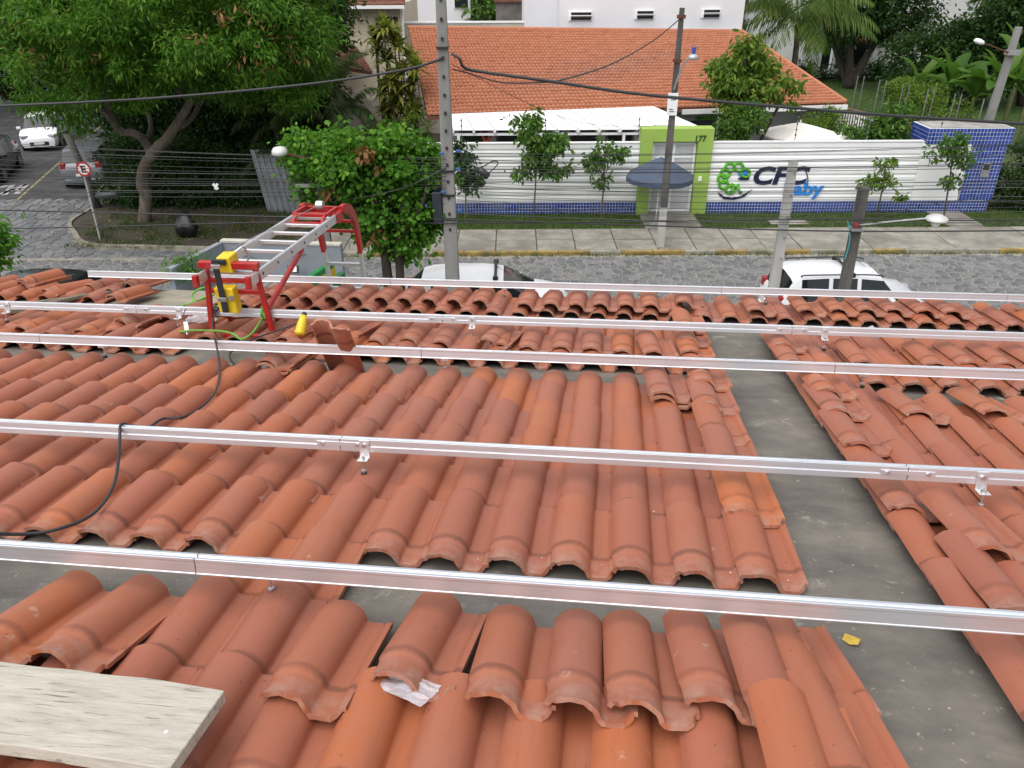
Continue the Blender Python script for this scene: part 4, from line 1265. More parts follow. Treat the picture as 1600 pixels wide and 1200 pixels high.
M_DARK = pm('dark_window_glass', (0.018, 0.02, 0.024), 0.15, 0, 0.2, 2, 0.0)
M_SHADE = pm('dark_grey_paint', (0.10, 0.10, 0.11), 0.7, 0, 0.15, 2, 0.1)
for i in range(6):
    w_ = on_wall(.04 + i * .095, .115 + i * .095, .7, 2.3, .03, 'window', M_SHADE)
    on_wall(.046 + i * .095, .109 + i * .095, .78, 2.22, .036, 'pane', M_DARK, w_)
on_wall(.655, .78, .3, 2.55, .03, 'sign_panel', pm('charcoal_panel', (0.06, 0.062, 0.07), 0.7, 0, 0.1, 3, 0.05))
gut = MB().bar(A.lerp(B, .60) + Vector((0, -.05, -.14)), B + Vector((0.05, -.05, -.14)), .10, .17).build('gutter', M_WHITE, school)
MB().bx(B.x - .28, B.x - .08, B.y + .05, B.y + .25, 0, B.z - .2).build('corner_post', M_WHITE, school)
for s_t, x_, y_, hh, ww, mt_ in (('cuidar', 1086, 188, 9, 40, M_CLOV), ('educar', 1078, 198, 12, 46, M_NAVY)):
    q = at(x_, y_, w0.lerp(w1, .68).y - .06)
    k_ = q.y / F_PX * 1.08
    mobj('wall_lettering', text_mesh('wall_lettering_' + s_t, s_t, hh * k_, ww * k_, .01, .02), mt_, school, Matrix.Translation((q.x, q.y, q.z)) @ Matrix.Rotation(math.atan2((w1 - w0).y, (w1 - w0).x), 4, 'Z') @ UPRIGHT)
# white awning
aw = thing('awning', 'white panelled awning along the front of the school roof', 'awning', (2.5, 30, 0))
f0, f1, g1, g0 = at(708, 203, 29.9), at(1102, 201, 29.9), at(1022, 166, 31.5), at(700, 178, 31.4)
NP = 12
for i in range(NP):
    a, b, c, d = f0.lerp(f1, i / NP), f0.lerp(f1, (i + .97) / NP), g0.lerp(g1, (i + .97) / NP), g0.lerp(g1, i / NP)
    MB().hexa([p + Vector((0, 0, -.03)) for p in (a, b, c, d)] + [p + Vector((0, 0, .0)) for p in (a, b, c, d)]).build('awning_panel', M_WHITE, aw, bevel=.006)
    MB().bar(a + Vector((0, -.04, -.09)), d + Vector((0, 0, -.09)), .07, .09).build('rafter', M_WHITE, aw)
    MB().bar(a + Vector((-.02, -.02, .012)), d + Vector((-.02, 0, .012)), .03, .022).build('seam', pm('grey_seam', (0.52, 0.52, 0.53), 0.6, 0, 0.1, 5, 0.05), aw)
MB().bar(f0 + Vector((0, .1, -.18)), f1 + Vector((0, .1, -.18)), .08, .08).build('front_beam', M_WHITE, aw)
for t in (.02, .35, .68, .98):
    p = f0.lerp(f1, t)
    MB().bx(p.x - .05, p.x + .05, p.y + .06, p.y + .16, 0, p.z - .22).build('post', M_WHITE, aw)
M_ORANGE = pm('orange_webbing', (0.65, 0.10, 0.02), 0.6, 0, 0.15, 8, 0.1)
sl = thing('orange_swing', 'orange webbing swing hanging in a V under the awning', 'swing', at(758, 226, 30.4))
pa, pb, pc = at(751, 205, 30.4), at(770, 205, 30.4), at(760, 226, 30.4)
for nm, q in (('strap', pa), ('strap', pb)): MB().bar(q, pc, .09, .02, (0, 1, 0)).build(nm, M_ORANGE, sl)
MB().bx(pc.x - .12, pc.x + .12, pc.y - .12, pc.y + .12, pc.z - .05, pc.z).build('seat', M_ORANGE, sl, bevel=.01)

# ================================================================== buildings farther back
M_RENDER = pm('white_render', (0.74, 0.74, 0.77), 0.75, 0, 0.05, 0.5, 0.05, (0.60, 0.60, 0.61), 0.35)
bw = thing('white_building', 'tall white rendered building rising behind the orange roof', 'building', (6.5, 41, 0))
x0, x1 = at(874, 40, 40.2).x, at(1161, 30, 40.2).x
MB().bx(x0, x1, 40.2, 50, 0, 14).build('wall', M_RENDER, bw)
MB().bx(x0 - 1.6, x0 - .003, 41.4, 50, 0, 13).build('annex', M_RENDER, bw)
MB().bx(x0 - .05, x1 + .03, 40.1, 40.195, 4.9, at(1000, 50, 40.1).z).build('skirting', M_WHITE, bw)
for (xa, xb, ya, yb) in ((888, 925, 18, 32), (991, 1022, 16, 30), (1095, 1126, 14, 28)):
    a, b = at(xa, yb, 40.15), at(xb, ya, 40.15)
    w_ = MB().bx(a.x, b.x, 40.12, 40.196, a.z, b.z).build('window', M_WHITE, bw)
    h_ = (b.z - a.z)
    MB().bx(a.x + .12, b.x - .03, 40.10, 40.119, a.z + h_ * .06, a.z + h_ * .44).build('pane', M_DARK, w_)
    MB().bx(a.x + .12, b.x - .03, 40.10, 40.119, a.z + h_ * .54, a.z + h_ * .92).build('pane', M_DARK, w_)
    MB().box(((a.x + b.x) / 2 + .05, 40.03, a.z + h_ * .5), (b.x - a.x - .1, .16, .02), Matrix.Rotation(R_(-25), 3, 'X')).build('louvre', M_WHITE, w_)
bw2 = thing('white_house', 'plain white house with one small window behind the tall concrete pole', 'house', (-3, 56, 0))
a, b = at(628, 48, 55), at(736, 48, 55)
MB().bx(a.x - .3, b.x, 55, 62, 0, 13).build('wall', M_RENDER, bw2)
q = at(709, 12, 54.9)
w_ = MB().bx(q.x, q.x + .95, 54.93, 54.997, q.z - .05, q.z + .75).build('window', M_WHITE, bw2)
MB().bx(q.x + .06, q.x + .89, 54.9, 54.929, q.z, q.z + .68).build('pane', M_DARK, w_)
gw_ = thing('concrete_wall', 'bare grey concrete wall between the white house and white building', 'wall', (0, 54, 0))
a, b = at(775, 45, 53), at(840, 45, 53)
MB().bx(a.x, b.x + .3, 53, 53.3, 0, at(800, 4, 53).z).build('wall', pm('stained_concrete', (0.20, 0.185, 0.165), 0.85, 0, 0.3, 1.2, 0.3, (0.09, 0.085, 0.08), 0.7), gw_)
MB().bx(a.x - .1, b.x + .4, 52.9, 53.4, at(800, 4, 53).z + .002, at(800, 4, 53).z + .12).build('coping', M_ROOF3, gw_)
gw2 = thing('garden_wall', 'low cream wall running behind the ridge of the orange roof', 'wall', (0, 44, 0))
MB().bx(at(630, 45, 43).x, at(880, 45, 43).x, 43, 43.2, 0, at(760, 36, 43).z).build('wall', M_PLASTER, gw2)
MB().bx(at(630, 45, 43).x - .05, at(880, 45, 43).x, 42.95, 43.25, at(760, 36, 43).z + .002, at(760, 36, 43).z + .08).build('coping', M_WHITE, gw2)
# cream house on the left
ch = thing('cream_house', 'cream walled house with barred window and old brown tile roofs', 'house', (-8, 43, 0))
a, b = at(470, 60, 42), at(628, 60, 42)
zt = at(560, 10, 42).z
MB().bx(a.x - 4, b.x, 42, 50, 0, zt).build('wall', pm('cream_wall', (0.62, 0.55, 0.42), 0.8, 0, 0.1, 0.8, 0.1, (0.42, 0.36, 0.27), 0.4), ch)
ra, rb = Vector((a.x - 4.6, 41.3, zt + .1)), Vector((b.x + .3, 41.3, zt + .1))
rc, rd = rb + Vector((0, 4, 1.8)), ra + Vector((0, 4, 1.8))
r3 = MB().hexa([ra + o_, rb + o_, rc + o_, rd + o_, ra, rb, rc, rd]).build('roof', M_ROOF3, ch)
tiled_slope(ra, rb, rc, rd, 14, 60, r3, M_ROOF3)
MB().bar(ra + Vector((0, -.06, -.09)), rb + Vector((0, -.06, -.09)), .12, .14).build('gutter', M_WHITE, ch)
MB().tube([(b.x + .1, 41.9, zt), (b.x + .1, 41.9, 0)], .06, 8).build('downpipe', M_WHITE, ch)
q0, q1 = at(589, 58, 41.95), at(621, 26, 41.95)
w_ = MB().bx(q0.x, q1.x, 41.93, 41.997, q0.z, q1.z).build('window', M_DARK, ch)
for k in range(7):
    xx = q0.x + (k + .5) * (q1.x - q0.x) / 7
    MB().bx(xx - .03, xx + .03, 41.88, 41.926, q0.z, q1.z).build('window_bar', pm('brown_bars', (0.10, 0.05, 0.035), 0.6, 0, 0.2, 6, 0.05), w_)
la, lb, lc, ld_ = at(480, 96, 37.2), at(582, 114, 38.2), at(556, 74, 41.9), at(470, 30, 41.9)
r4 = MB().hexa([p + o_ for p in (la, lb, lc, ld_)] + [la, lb, lc, ld_]).build('lean_to_roof', M_ROOF3, ch)
tiled_slope(la, lb, lc, ld_, 14, 22, r4, M_ROOF3, 'lean_to_tiles', .07, .06)
MB().bx(la.x, lb.x - .2, 38.6, 41.99, 0, 2.4).build('lean_to_wall', M_PLASTER, ch)
# porch house on the far right
ph = thing('porch_house', 'shaded white house with brown tiled porch roof on white columns, far right', 'house', (30, 64, 0))
pz = 2.9
pA, pB = at(1305, 64, 62), at(1402, 60, 62)
pA = Vector((pA.x, 62, pA.z)); pB = Vector((pB.x, 62, pA.z))
pC, pD = pB + Vector((1, 4.5, 1.5)), pA + Vector((0, 4.5, 1.5))
r5 = MB().hexa([p + o_ for p in (pA, pB, pC, pD)] + [pA, pB, pC, pD]).build('porch_roof', M_ROOF3, ph)
tiled_slope(pA, pB, pC, pD, 10, 26, r5, M_ROOF3)
for x_ in (1307, 1371):
    q = gp(x_, 118)
    t_ = at(x_, 66, 62.4)
    MB().bx(t_.x - .2, t_.x + .2, 62.2, 62.6, 0, pA.z - .02).build('column', M_RENDER, ph)
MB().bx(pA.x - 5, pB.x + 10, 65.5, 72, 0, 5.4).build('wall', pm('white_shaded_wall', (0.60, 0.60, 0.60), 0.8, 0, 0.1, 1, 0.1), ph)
MB().bx(pA.x + 6, pB.x + 12, 67.5, 74, 5.402, 12).build('upper_wall', M_RENDER, ph)
MB().bx(pA.x + .5, pB.x - .5, 65.45, 65.497, .3, 2.6).build('doorway', M_DARK, ph)
q = at(1432, 4, 67.4)
w_ = MB().bx(q.x - .9, q.x + .9, 67.4, 67.497, q.z - .5, q.z + .5).build('window', M_WHITE, ph)
MB().bx(q.x - .8, q.x + .8, 67.37, 67.399, q.z - .42, q.z + .42).build('pane', M_DARK, w_)
for xa, xb, ya, yb in ((1362, 1384, 31, 48), (1386, 1404, 29, 46)):
    a, b = at(xa, yb, 65.4), at(xb, ya, 65.4)
    MB().bx(a.x, b.x, 65.38, 65.44, a.z, b.z).build('shutter', M_WHITE, ph)
# brown boundary wall running back on the right
M_LAMP0 = pm('galvanised_post', (0.20, 0.20, 0.20), 0.5, 0.3, 0.15, 6, 0.05)
bwall = thing('brown_wall', 'long brown brick boundary wall running back beside the school', 'wall', (17, 36, 0))
v0, v1 = gp(1535, 218, 2.4), gp(1312, 166, 2.4)
M_BRICK = pm('brown_brickwork', (0.17, 0.10, 0.068), 0.9, 0, 0.35, 3, 0.4, (0.08, 0.055, 0.04), 0.6, stretch=(1, 1, 4))
MB().bar(Vector((v0.x, v0.y, 1.2)), Vector((v1.x, v1.y, 1.2)), .2, 2.4).build('wall', M_BRICK, bwall)
nb = 40
for j in range(7):
    for i in range(nb):
        t0, t1 = (i + .5 * (j % 2)) / nb, (i + .5 * (j % 2) + .93) / nb
        if t1 > 1: continue
        z = 1.45 + j * .135
        a, b = v0.lerp(v1, t0), v0.lerp(v1, t1)
        MB().bar(Vector((a.x, a.y, z)), Vector((b.x, b.y, z)), .225, .115).build('brick', M_BRICK, bwall)
for i in range(6):
    p = v0.lerp(v1, .05 + i * .17)
    t = thing('fence_post', 'slim grey electric fence post, %s from the right on the brown wall' % ORD[i], 'post', (p.x, p.y, 2.4), 'white posts on the brown wall')
    MB().tube([(p.x, p.y, 2.38), (p.x, p.y, 3.75)], .025, 6).build('post', M_LAMP0, t)
    MB().tube([(p.x + .38, p.y + .25, 2.30), (p.x + .38, p.y + .25, 3.7)], .022, 6).build('brace', M_LAMP0, t)
lat = thing('lattice_fence', 'white picket lattice fence between the school and brown wall', 'fence', (14.5, 33, 0))
for k in range(15):
    a = at(1316 + k * 3.9, 174 + k * .9, 33.2 - .05 * k)
    MB().bar(a, a + Vector((.02, 0, -1.3)), .045, .03, (0, 1, 0)).build('picket', M_WHITE, lat)
for dz in (-.25, -1.0):
    MB().bar(at(1312, 173, 33.25) + Vector((0, 0, dz)), at(1376, 188, 32.55) + Vector((0, 0, dz)), .04, .06).build('fence_rail', M_BATTEN, lat)
# grey corrugated sheet and dark hedge behind the corner tree
cs = thing('corrugated_sheet', 'grey corrugated metal sheet standing upright between hedge and leafy tree', 'metal sheet', gp(440, 336))
cb = gp(440, 336)
m = MB()
nn = 24
P0, P1 = [], []
for k in range(nn + 1):
    xx = cb.x - .62 + 1.3 * k / nn
    yy = cb.y + .035 * (1 if k % 4 < 2 else -1)
    P0.append((xx + .12, yy, .1)); P1.append((xx - .18, yy + .05, 2.35))
m.add(P0 + P1, [(k, k + 1, nn + 2 + k, nn + 1 + k) for k in range(nn)])
o = m.build('sheet', pm('galvanised_sheet', (0.36, 0.38, 0.41), 0.45, 0.6, 0.2, 2, 0.05), cs)
o.modifiers.new('thick', 'SOLIDIFY').thickness = .004
MB().bar((cb.x - .5, cb.y + .06, 1.2), (cb.x + .6, cb.y + .06, 1.2), .05, .07).build('frame', M_BATTEN, cs)

# ================================================================== kiosk roof below the eave
kz = 3.3
kBL, kBR, kFL = gp(346, 377, kz), gp(533, 383, kz), gp(264, 419, kz)
kFR = kBR + (kFL - kBL) * .9
kio = thing('kiosk', 'small flat kiosk with grey parapet, corrugated roof and green sign panel', 'kiosk', ((kBL.x + kBR.x) / 2, (kBL.y + kFL.y) / 2, 0))
M_KWALL = pm('blue_grey_wall', (0.25, 0.28, 0.32), 0.75, 0, 0.15, 1.5, 0.1, (0.16, 0.17, 0.18), 0.5)
def kw(a, b, z0, z1, t, nm, mat): MB().bar(Vector((a.x, a.y, (z0 + z1) / 2)), Vector((b.x, b.y, (z0 + z1) / 2)), t, z1 - z0).build(nm, mat, kio)
kw(kBL, kBR, 0, kz, .12, 'back_parapet', M_KWALL)
kw(kBL + (kFL - kBL).normalized() * .07, kFL, 0, kz - .004, .12, 'side_parapet', M_KWALL)
kw(kBL + Vector((0, .0, 0)), kBR, kz + .001, kz + .04, .16, 'coping', pm('pale_coping', (0.5, 0.48, 0.42), 0.8, 0, 0.2, 4, 0.2))
kw(kBR + (kFR - kBR).normalized() * .07, kFR, 0, 2.75, .12, 'side_wall', pm('kiosk_green', (0.03, 0.16, 0.05), 0.6, 0, 0.2, 3, 0.1))
gq = kBR.lerp(kFR, .3)
MB().bar(Vector((gq.x, gq.y, 2.9)), Vector((gq.x, gq.y, 2.9)) + (kFR - kBR).normalized() * .9, .1, .42).build('sign_panel', pm('green_sign', (0.02, 0.22, 0.06), 0.5, 0, 0.15, 6, 0.05), kio)
MB().bar(Vector((gq.x + .054, gq.y, 2.88)), Vector((gq.x + .054, gq.y, 2.88)) + (kFR - kBR).normalized() * .6, .012, .22).build('sign_stripe', pm('yellow_sign', (0.6, 0.42, 0.03), 0.5, 0, 0.15, 6, 0.05), kio)
m = MB()
nn = 56
e0, e1 = kBL + Vector((.1, -.1, 0)), kBR + Vector((-.1, -.1, 0))
dd = (kFL - kBL) * .96
P0 = [e0.lerp(e1, k / nn) for k in range(nn + 1)]
zz = lambda k: 2.62 + (.022 if k % 4 < 2 else -.022)
m.add([(p.x, p.y, zz(k)) for k, p in enumerate(P0)] + [(p.x + dd.x, p.y + dd.y, zz(k) - .12) for k, p in enumerate(P0)], [(k, k + 1, nn + 2 + k, nn + 1 + k) for k in range(nn)])
o = m.build('corrugated_roof', pm('fibre_cement', (0.26, 0.25, 0.235), 0.8, 0, 0.25, 2, 0.2, (0.12, 0.11, 0.10), 0.6), kio)
o.modifiers.new('thick', 'SOLIDIFY').thickness = .01
for x_, y_ in ((458, 421), (487, 394)):
    q = gp(x_, y_, 2.86)
    MB().box(q, (.22, .06, .16), Matrix.Rotation(R_(-25), 3, 'X')).build('floodlight', M_RUBBER, kio, bevel=.008)
    MB().box(q + Vector((0, -.034, .018)), (.16, .006, .11), Matrix.Rotation(R_(-25), 3, 'X')).build('floodlight_lens', M_WHITEPL, kio)
    MB().bar(q + Vector((0, .03, -.06)), q + Vector((0, .05, -.26)), .04, .03).build('floodlight_bracket', M_STEEL, kio)
MB().tube(spline([at(300, 415, 15.2), at(340, 405, 15.3), at(380, 400, 15.4), at(420, 408, 15.4), at(460, 400, 15.5), at(520, 392, 15.6)], 6), .008, 6).build('loose_wiring', M_CABLE, kio)

# ================================================================== parasols
def parasol(name, label, center, R, h, drop, mat, sides=8, rot=0.2, tilt=0.0):
    c = Vector(center)
    t = thing(name, label, 'parasol', (c.x, c.y, 0))
    Mx = Matrix.Translation(c) @ Matrix.Rotation(tilt, 4, 'Y')
    n = sides
    V = [Vector((0, 0, h))]
    for ring, f in ((1, .5), (2, 1.0)):
        for k in range(n * 2):
            a = rot + PI * k / n
            sc_ = 1.0 if k % 2 == 0 else .955
            V.append(Vector((R * f * sc_ * math.cos(a), R * f * sc_ * math.sin(a), h * (1 - f) * (1.08 if f == .5 else 1) - (0 if k % 2 == 0 else .03 * f))))
    for k in range(n * 2):
        p = V[1 + 2 * n + k]
        V.append(Vector((p.x * 1.0, p.y * 1.0, p.z - drop)))
    F = [(0, 1 + k, 1 + (k + 1) % (2 * n)) for k in range(2 * n)]
    for r in range(2):
        F += [(1 + r * 2 * n + k, 1 + (r + 1) * 2 * n + k, 1 + (r + 1) * 2 * n + (k + 1) % (2 * n), 1 + r * 2 * n + (k + 1) % (2 * n)) for k in range(2 * n)]
    o = MB().add([Mx @ v for v in V], F).build('canopy', mat, t)
    o.modifiers.new('thick', 'SOLIDIFY').thickness = .006
    MB().tube([Vector((c.x, c.y, .45)), Mx @ Vector((0, 0, h - .02))], .022, 8).build('pole', M_WHITE, t)
    MB().lathe([(.26, .10), (.26, .18), (.06, .22), (.04, .5)], (c.x, c.y, 0), 12).build('base', M_BARE, t)
    MB().tube([Mx @ Vector((0, 0, h)), Mx @ Vector((0, 0, h + .09))], .025, 8).build('finial', M_WHITE, t)
    for k in range(n):
        a = rot + 2 * PI * k / n
        MB().tube([Mx @ Vector((.03, 0, h - .06)), Mx @ Vector((R * .97 * math.cos(a), R * .97 * math.sin(a), -.02))], .010, 5).build('rib', M_ROD, t)
M_NAVYC = pm('navy_canvas', (0.060, 0.082, 0.130), 0.75, 0, 0.2, 1.5, 0.15)
M_CREAM = pm('cream_canvas', (0.80, 0.77, 0.71), 0.8, 0, 0.06, 2, 0.1)
q = at(1031, 274, 26.9)
parasol('navy_parasol', 'faded navy blue parasol on the pavement before the green gateway', (q.x, 26.9, q.z), 1.16, .62, .16, M_NAVYC, 8, .1)
q = at(1247, 214, 31.2)
parasol('cream_parasol', 'larger cream parasol standing behind the white fence', (q.x, 31.2, q.z + .14), 1.48, .40, .06, M_CREAM, 8, .2)
q = at(1312, 223, 30.4)
parasol('cream_parasol', 'smaller cream parasol beside the tree behind the fence, partly hidden', (q.x, 30.4, q.z), .75, .30, .05, M_CREAM, 8, .2)

# ================================================================== poles, lamps, signs
M_POLEC = pm('grey_pole_concrete', (0.25, 0.245, 0.235), 0.85, 0, 0.22, 3, 0.4, (0.12, 0.12, 0.115), 0.6, stretch=(1, 1, .25))
M_POLEP = pm('pale_pole_concrete', (0.46, 0.455, 0.44), 0.8, 0, 0.15, 3, 0.3, (0.27, 0.26, 0.24), 0.5, stretch=(1, 1, .25))
M_POLED = pm('dark_weathered_pole', (0.085, 0.08, 0.075), 0.85, 0, 0.4, 5, 0.5, (0.17, 0.16, 0.145), 0.6, stretch=(1, 1, .2))
M_LAMP = pm('lamp_grey_metal', (0.50, 0.50, 0.50), 0.45, 0.4, 0.15, 6, 0.05)
M_RUST = pm('rusty_steel', (0.13, 0.055, 0.03), 0.8, 0.2, 0.4, 10, 0.3)
def tapered(b, t, w0, w1, d0, d1):
    b, t = Vector(b), Vector(t)
    return MB().hexa([b + Vector((sx * w0 / 2, sy * d0 / 2, 0)) for sx, sy in ((-1, -1), (1, -1), (1, 1), (-1, 1))] + [t + Vector((sx * w1 / 2, sy * d1 / 2, 0)) for sx, sy in ((-1, -1), (1, -1), (1, 1), (-1, 1))])
PY = 16.5
b = at(707, 440, PY); tpt = at(688, -25, PY)
pl1 = thing('concrete_pole', 'tall grey concrete utility pole with pierced face, wires tangled at its middle', 'utility pole', (b.x, PY, 0))
base = Vector((b.x, PY, 0)); top = Vector((tpt.x, PY, 9.0))
tapered(base, top, .34, .17, .26, .15).build('shaft', M_POLEC, pl1, bevel=.015)
for k in range(16):
    z = 3.3 + k * .34
    p = base.lerp(top, z / 9.0)
    MB().bx(p.x - .022, p.x + .022, p.y - .137 + .006 * (z / 3), p.y - .05, z, z + .06).build('hole', M_RUBBER, pl1)
for z in (3.55, 4.05, 4.55, 6.9):
    p = base.lerp(top, z / 9)
    ww = .34 - .17 * z / 9
    MB().bx(p.x - ww / 2 - .012, p.x + ww / 2 + .012, p.y - .145, p.y + .145, z, z + .03).build('strap', M_RUBBER, pl1)
pb_ = at(684, 322, PY)
MB().bx(pb_.x - .10, pb_.x + .10, PY - .15, PY + .1, pb_.z - .33, pb_.z + .33).build('junction_box', pm('black_box', (0.03, 0.035, 0.05), 0.5, 0, 0.2, 6, 0.05), pl1, bevel=.02)
for (x_, y_) in ((690, 240), (716, 236), (716, 264), (692, 300), (718, 330)):
    q = at(x_, y_, PY - .18)
    MB().box(q, (.09, .06, .05)).build('clamp', pm('blue_clip', (0.03, 0.12, 0.30), 0.5, 0, 0.2, 6, 0.05), pl1, bevel=.008)
# pole in front of the gateway
g2 = gp(1031, 390)
pl2 = thing('street_pole', 'thin dark street pole with lamp and white notice before the green gateway', 'utility pole', (g2.x, g2.y, 0))
t2 = at(1066, 12, g2.y)
mid = Vector((g2.x, g2.y, .95)).lerp(t2, .0)
tapered(Vector((g2.x, g2.y, 0)), Vector((g2.x, g2.y, 1.4)), .23, .215, .2, .19).build('painted_foot', M_POLEP, pl2, bevel=.01)
tapered(Vector((g2.x, g2.y, 1.4)), t2, .214, .13, .189, .12).build('shaft', M_POLED, pl2, bevel=.01)
a, c_ = at(1041, 180, g2.y - .12), at(1060, 145, g2.y - .12)
nt_ = MB().bx(a.x, c_.x, g2.y - .16, g2.y - .145, a.z, c_.z).build('notice', M_WHITE, pl2)
for k, (f0_, f1_) in enumerate(((.25, .75), (.2, .6), (.3, .8))):
    xx0, xx1 = a.x + (c_.x - a.x) * f0_, a.x + (c_.x - a.x) * f1_
    zz0 = a.z + (c_.z - a.z) * (.15, .25, .68)[k]
    MB().bx(xx0, xx1, g2.y - .1625, g2.y - .1605, zz0, zz0 + .025).build('notice_line', M_NAVY, nt_)
MB().tube(spline([at(1053, 140, g2.y - .1), at(1060, 120, g2.y - .3), at(1068, 100, g2.y - .5), at(1078, 90, g2.y - .7), at(1085, 89, g2.y - .8)], 5), .028, 8).build('lamp_arm', M_LAMP, pl2)
q = at(1083, 90, g2.y - .8)
lh = MB().lathe([(.05, .10), (.13, .06), (.16, -.02), (.10, -.06)], q, 12).build('lamp_head', M_LAMP, pl2, smooth=True)
MB().tube([q + Vector((0, 0, .10)), q + Vector((0, 0, .27))], .055, 10).build('light_sensor', pm('blue_plastic', (0.03, 0.08, 0.35), 0.4, 0, 0.1, 6, 0), lh)
for y_ in (26, 95): 
    q = at(1066 - (y_ - 12) * .0936, y_, g2.y)
    MB().box(q, (.22, .2, .09)).build('collar', M_RUST, pl2)
# two short poles before the white car
b3, t3 = at(1210, 446, 16.7), at(1240, 251, 16.7)
pl3 = thing('pale_post', 'pale concrete post standing left of the white car, taller of two', 'post', (b3.x, 16.7, 0))
tapered(Vector((b3.x, 16.7, 0)), t3, .24, .165, .2, .14).build('shaft', M_POLEP, pl3, bevel=.01)
for k in range(5):
    p = Vector((b3.x, 16.7, 0)).lerp(t3, .95 - k * .10)
    MB().tube([p + Vector((.03, -.06, 0)), p + Vector((.03, -.12, 0))], .016, 8).build('bolt', M_ROD, pl3)
b4, t4 = at(1322, 446, 16.7), at(1350, 292, 16.7)
pl4 = thing('dark_post', 'dark weathered post with bracket street lamp in front of the white car', 'lamp post', (b4.x, 16.7, 0))
tapered(Vector((b4.x, 16.7, 0)), t4, .24, .19, .2, .17).build('shaft', M_POLED, pl4, bevel=.01)
MB().tube([at(1343, 352, 16.55), at(1400, 345, 16.5), at(1452, 341, 16.5)], .022, 8).build('lamp_arm', M_LAMP, pl4)
q = at(1464, 341, 16.5)
lh = MB().lathe([(.03, .09), (.10, .075), (.21, .02), (.235, -.03), (.225, -.045)], q, 18).build('lamp_head', pm('white_lamp_dish', (0.62, 0.62, 0.60), 0.4, 0.1, 0.1, 5, 0.03), pl4, smooth=True)
MB().lathe([(.10, 0), (.095, -.07), (.07, -.13), (.03, -.15)], q + Vector((0, 0, -.046)), 12).build('bulb', M_WHITEPL, lh, smooth=True)
q = at(1338, 351, 16.55)
MB().box(q, (.10, .10, .10)).build('insulator', pm('red_insulator', (0.35, 0.04, 0.03), 0.4, 0, 0.2, 6, 0), pl4, bevel=.02)
MB().box(at(1337, 357, 16.55), (.26, .26, .05)).build('band', M_STEEL, pl4)
MB().tube(spline([at(1324, 345, 16.5), at(1328, 365, 16.5), at(1326, 385, 16.5), at(1320, 405, 16.5)], 5), .012, 6).build('cyan_wire', pm('cyan_wire', (0.05, 0.35, 0.42), 0.5, 0, 0.1, 6, 0), pl4)
# lamp post by the leafy tree
b5, t5 = at(508, 345, 16.6), at(494, 240, 16.6)
pl5 = thing('lamp_post', 'short concrete lamp post with rusty arm and white lamp beside leafy tree', 'lamp post', (b5.x, 16.6, 0))
tapered(Vector((b5.x + .03, 16.6, 0)), t5, .20, .13, .16, .11).build('shaft', M_POLEC, pl5, bevel=.01)
MB().tube([at(491, 250, 16.5), at(475, 247, 16.45), at(448, 240, 16.4)], .022, 8).build('lamp_arm', M_RUST, pl5)
q = at(437, 237, 16.4)
MB().lathe([(.05, .10), (.12, .08), (.16, .02), (.165, -.05), (.10, -.07)], q, 14).build('lamp_head', pm('white_lamp_dish', (0.62, 0.62, 0.60)), pl5, smooth=True)
MB().bar(at(462, 290, 16.5), at(518, 290, 16.5), .08, .07).build('crossarm', M_POLEC, pl5, bevel=.008)
MB().bar(at(490, 248, 16.5), at(494, 285, 16.5), .07, .05).build('rusty_strap', M_RUST, pl5)
MB().tube(spline([at(482, 250, 16.55), at(482, 232, 16.55), at(488, 222, 16.55), at(494, 232, 16.55), at(496, 244, 16.55)], 5), .014, 6).build('cable_loop', M_CABLE, pl5)
# right pole behind the blue box
b6, t6 = at(1547, 206, 31), at(1592, 42, 31)
pl6 = thing('leaning_pole', 'grey utility pole with street lamp leaning above the blue tiled pillar', 'utility pole', (b6.x, 31, 0))
tapered(Vector((b6.x - .3, 31, 0)), t6, .34, .2, .26, .17).build('shaft', M_POLEC, pl6, bevel=.01)
MB().tube([at(1580, 84, 30.9), at(1555, 74, 30.6), at(1536, 67, 30.5)], .025, 6).build('lamp_arm', M_RUST, pl6)
q = at(1530, 65, 30.5)
MB().lathe([(.04, .09), (.16, .06), (.2, -.03), (.1, -.08)], q, 12, Matrix.Rotation(R_(20), 3, 'Y')).build('lamp_head', M_WHITE, pl6, smooth=True)
MB().box(at(1582, 82, 30.9), (.45, .3, .16)).build('bracket', M_STEEL, pl6)
# no parking sign
g7 = gp(158, 379)
t7 = at(127, 256, g7.y)
sg_ = thing('no_parking_sign', 'round red and white no parking sign on a leaning grey post', 'road sign', (g7.x, g7.y, 0))
MB().tube([g7, t7], .035, 8).build('post', M_LAMP, sg_)
sc_ = at(131, 264, g7.y - .06)
def sdisc(r, y, nm, mat): return MB().tube([(sc_.x, sc_.y - y, sc_.z), (sc_.x, sc_.y - y - .012, sc_.z)], r, 24).build(nm, mat, sg_)
M_SRED = pm('sign_red', (0.48, 0.02, 0.02), 0.4, 0, 0.1, 6, 0)
sdisc(.235, 0, 'sign_rim', M_SRED)
sdisc(.175, .008, 'sign_face', M_WHITEPL)
mobj('letter', text_mesh('sign_letter', 'E', .22, .15, .006, .03), M_RUBBER, sg_, Matrix.Translation((sc_.x - .075, sc_.y - .026, sc_.z - .11)) @ UPRIGHT)
MB().bar((sc_.x - .135, sc_.y - .037, sc_.z + .135), (sc_.x + .135, sc_.y - .037, sc_.z - .135), .008, .05, (0, 1, 0)).build('slash', M_SRED, sg_)
g8 = gp(153, 328)
op = thing('old_pole', 'dark leaning wooden stump of a pole behind the no parking sign', 'post', g8)
MB().tube([g8, at(140, 290, g8.y), at(105, 210, g8.y)], [.17, .15, .13], 10).build('shaft', M_POLED, op, smooth=True)
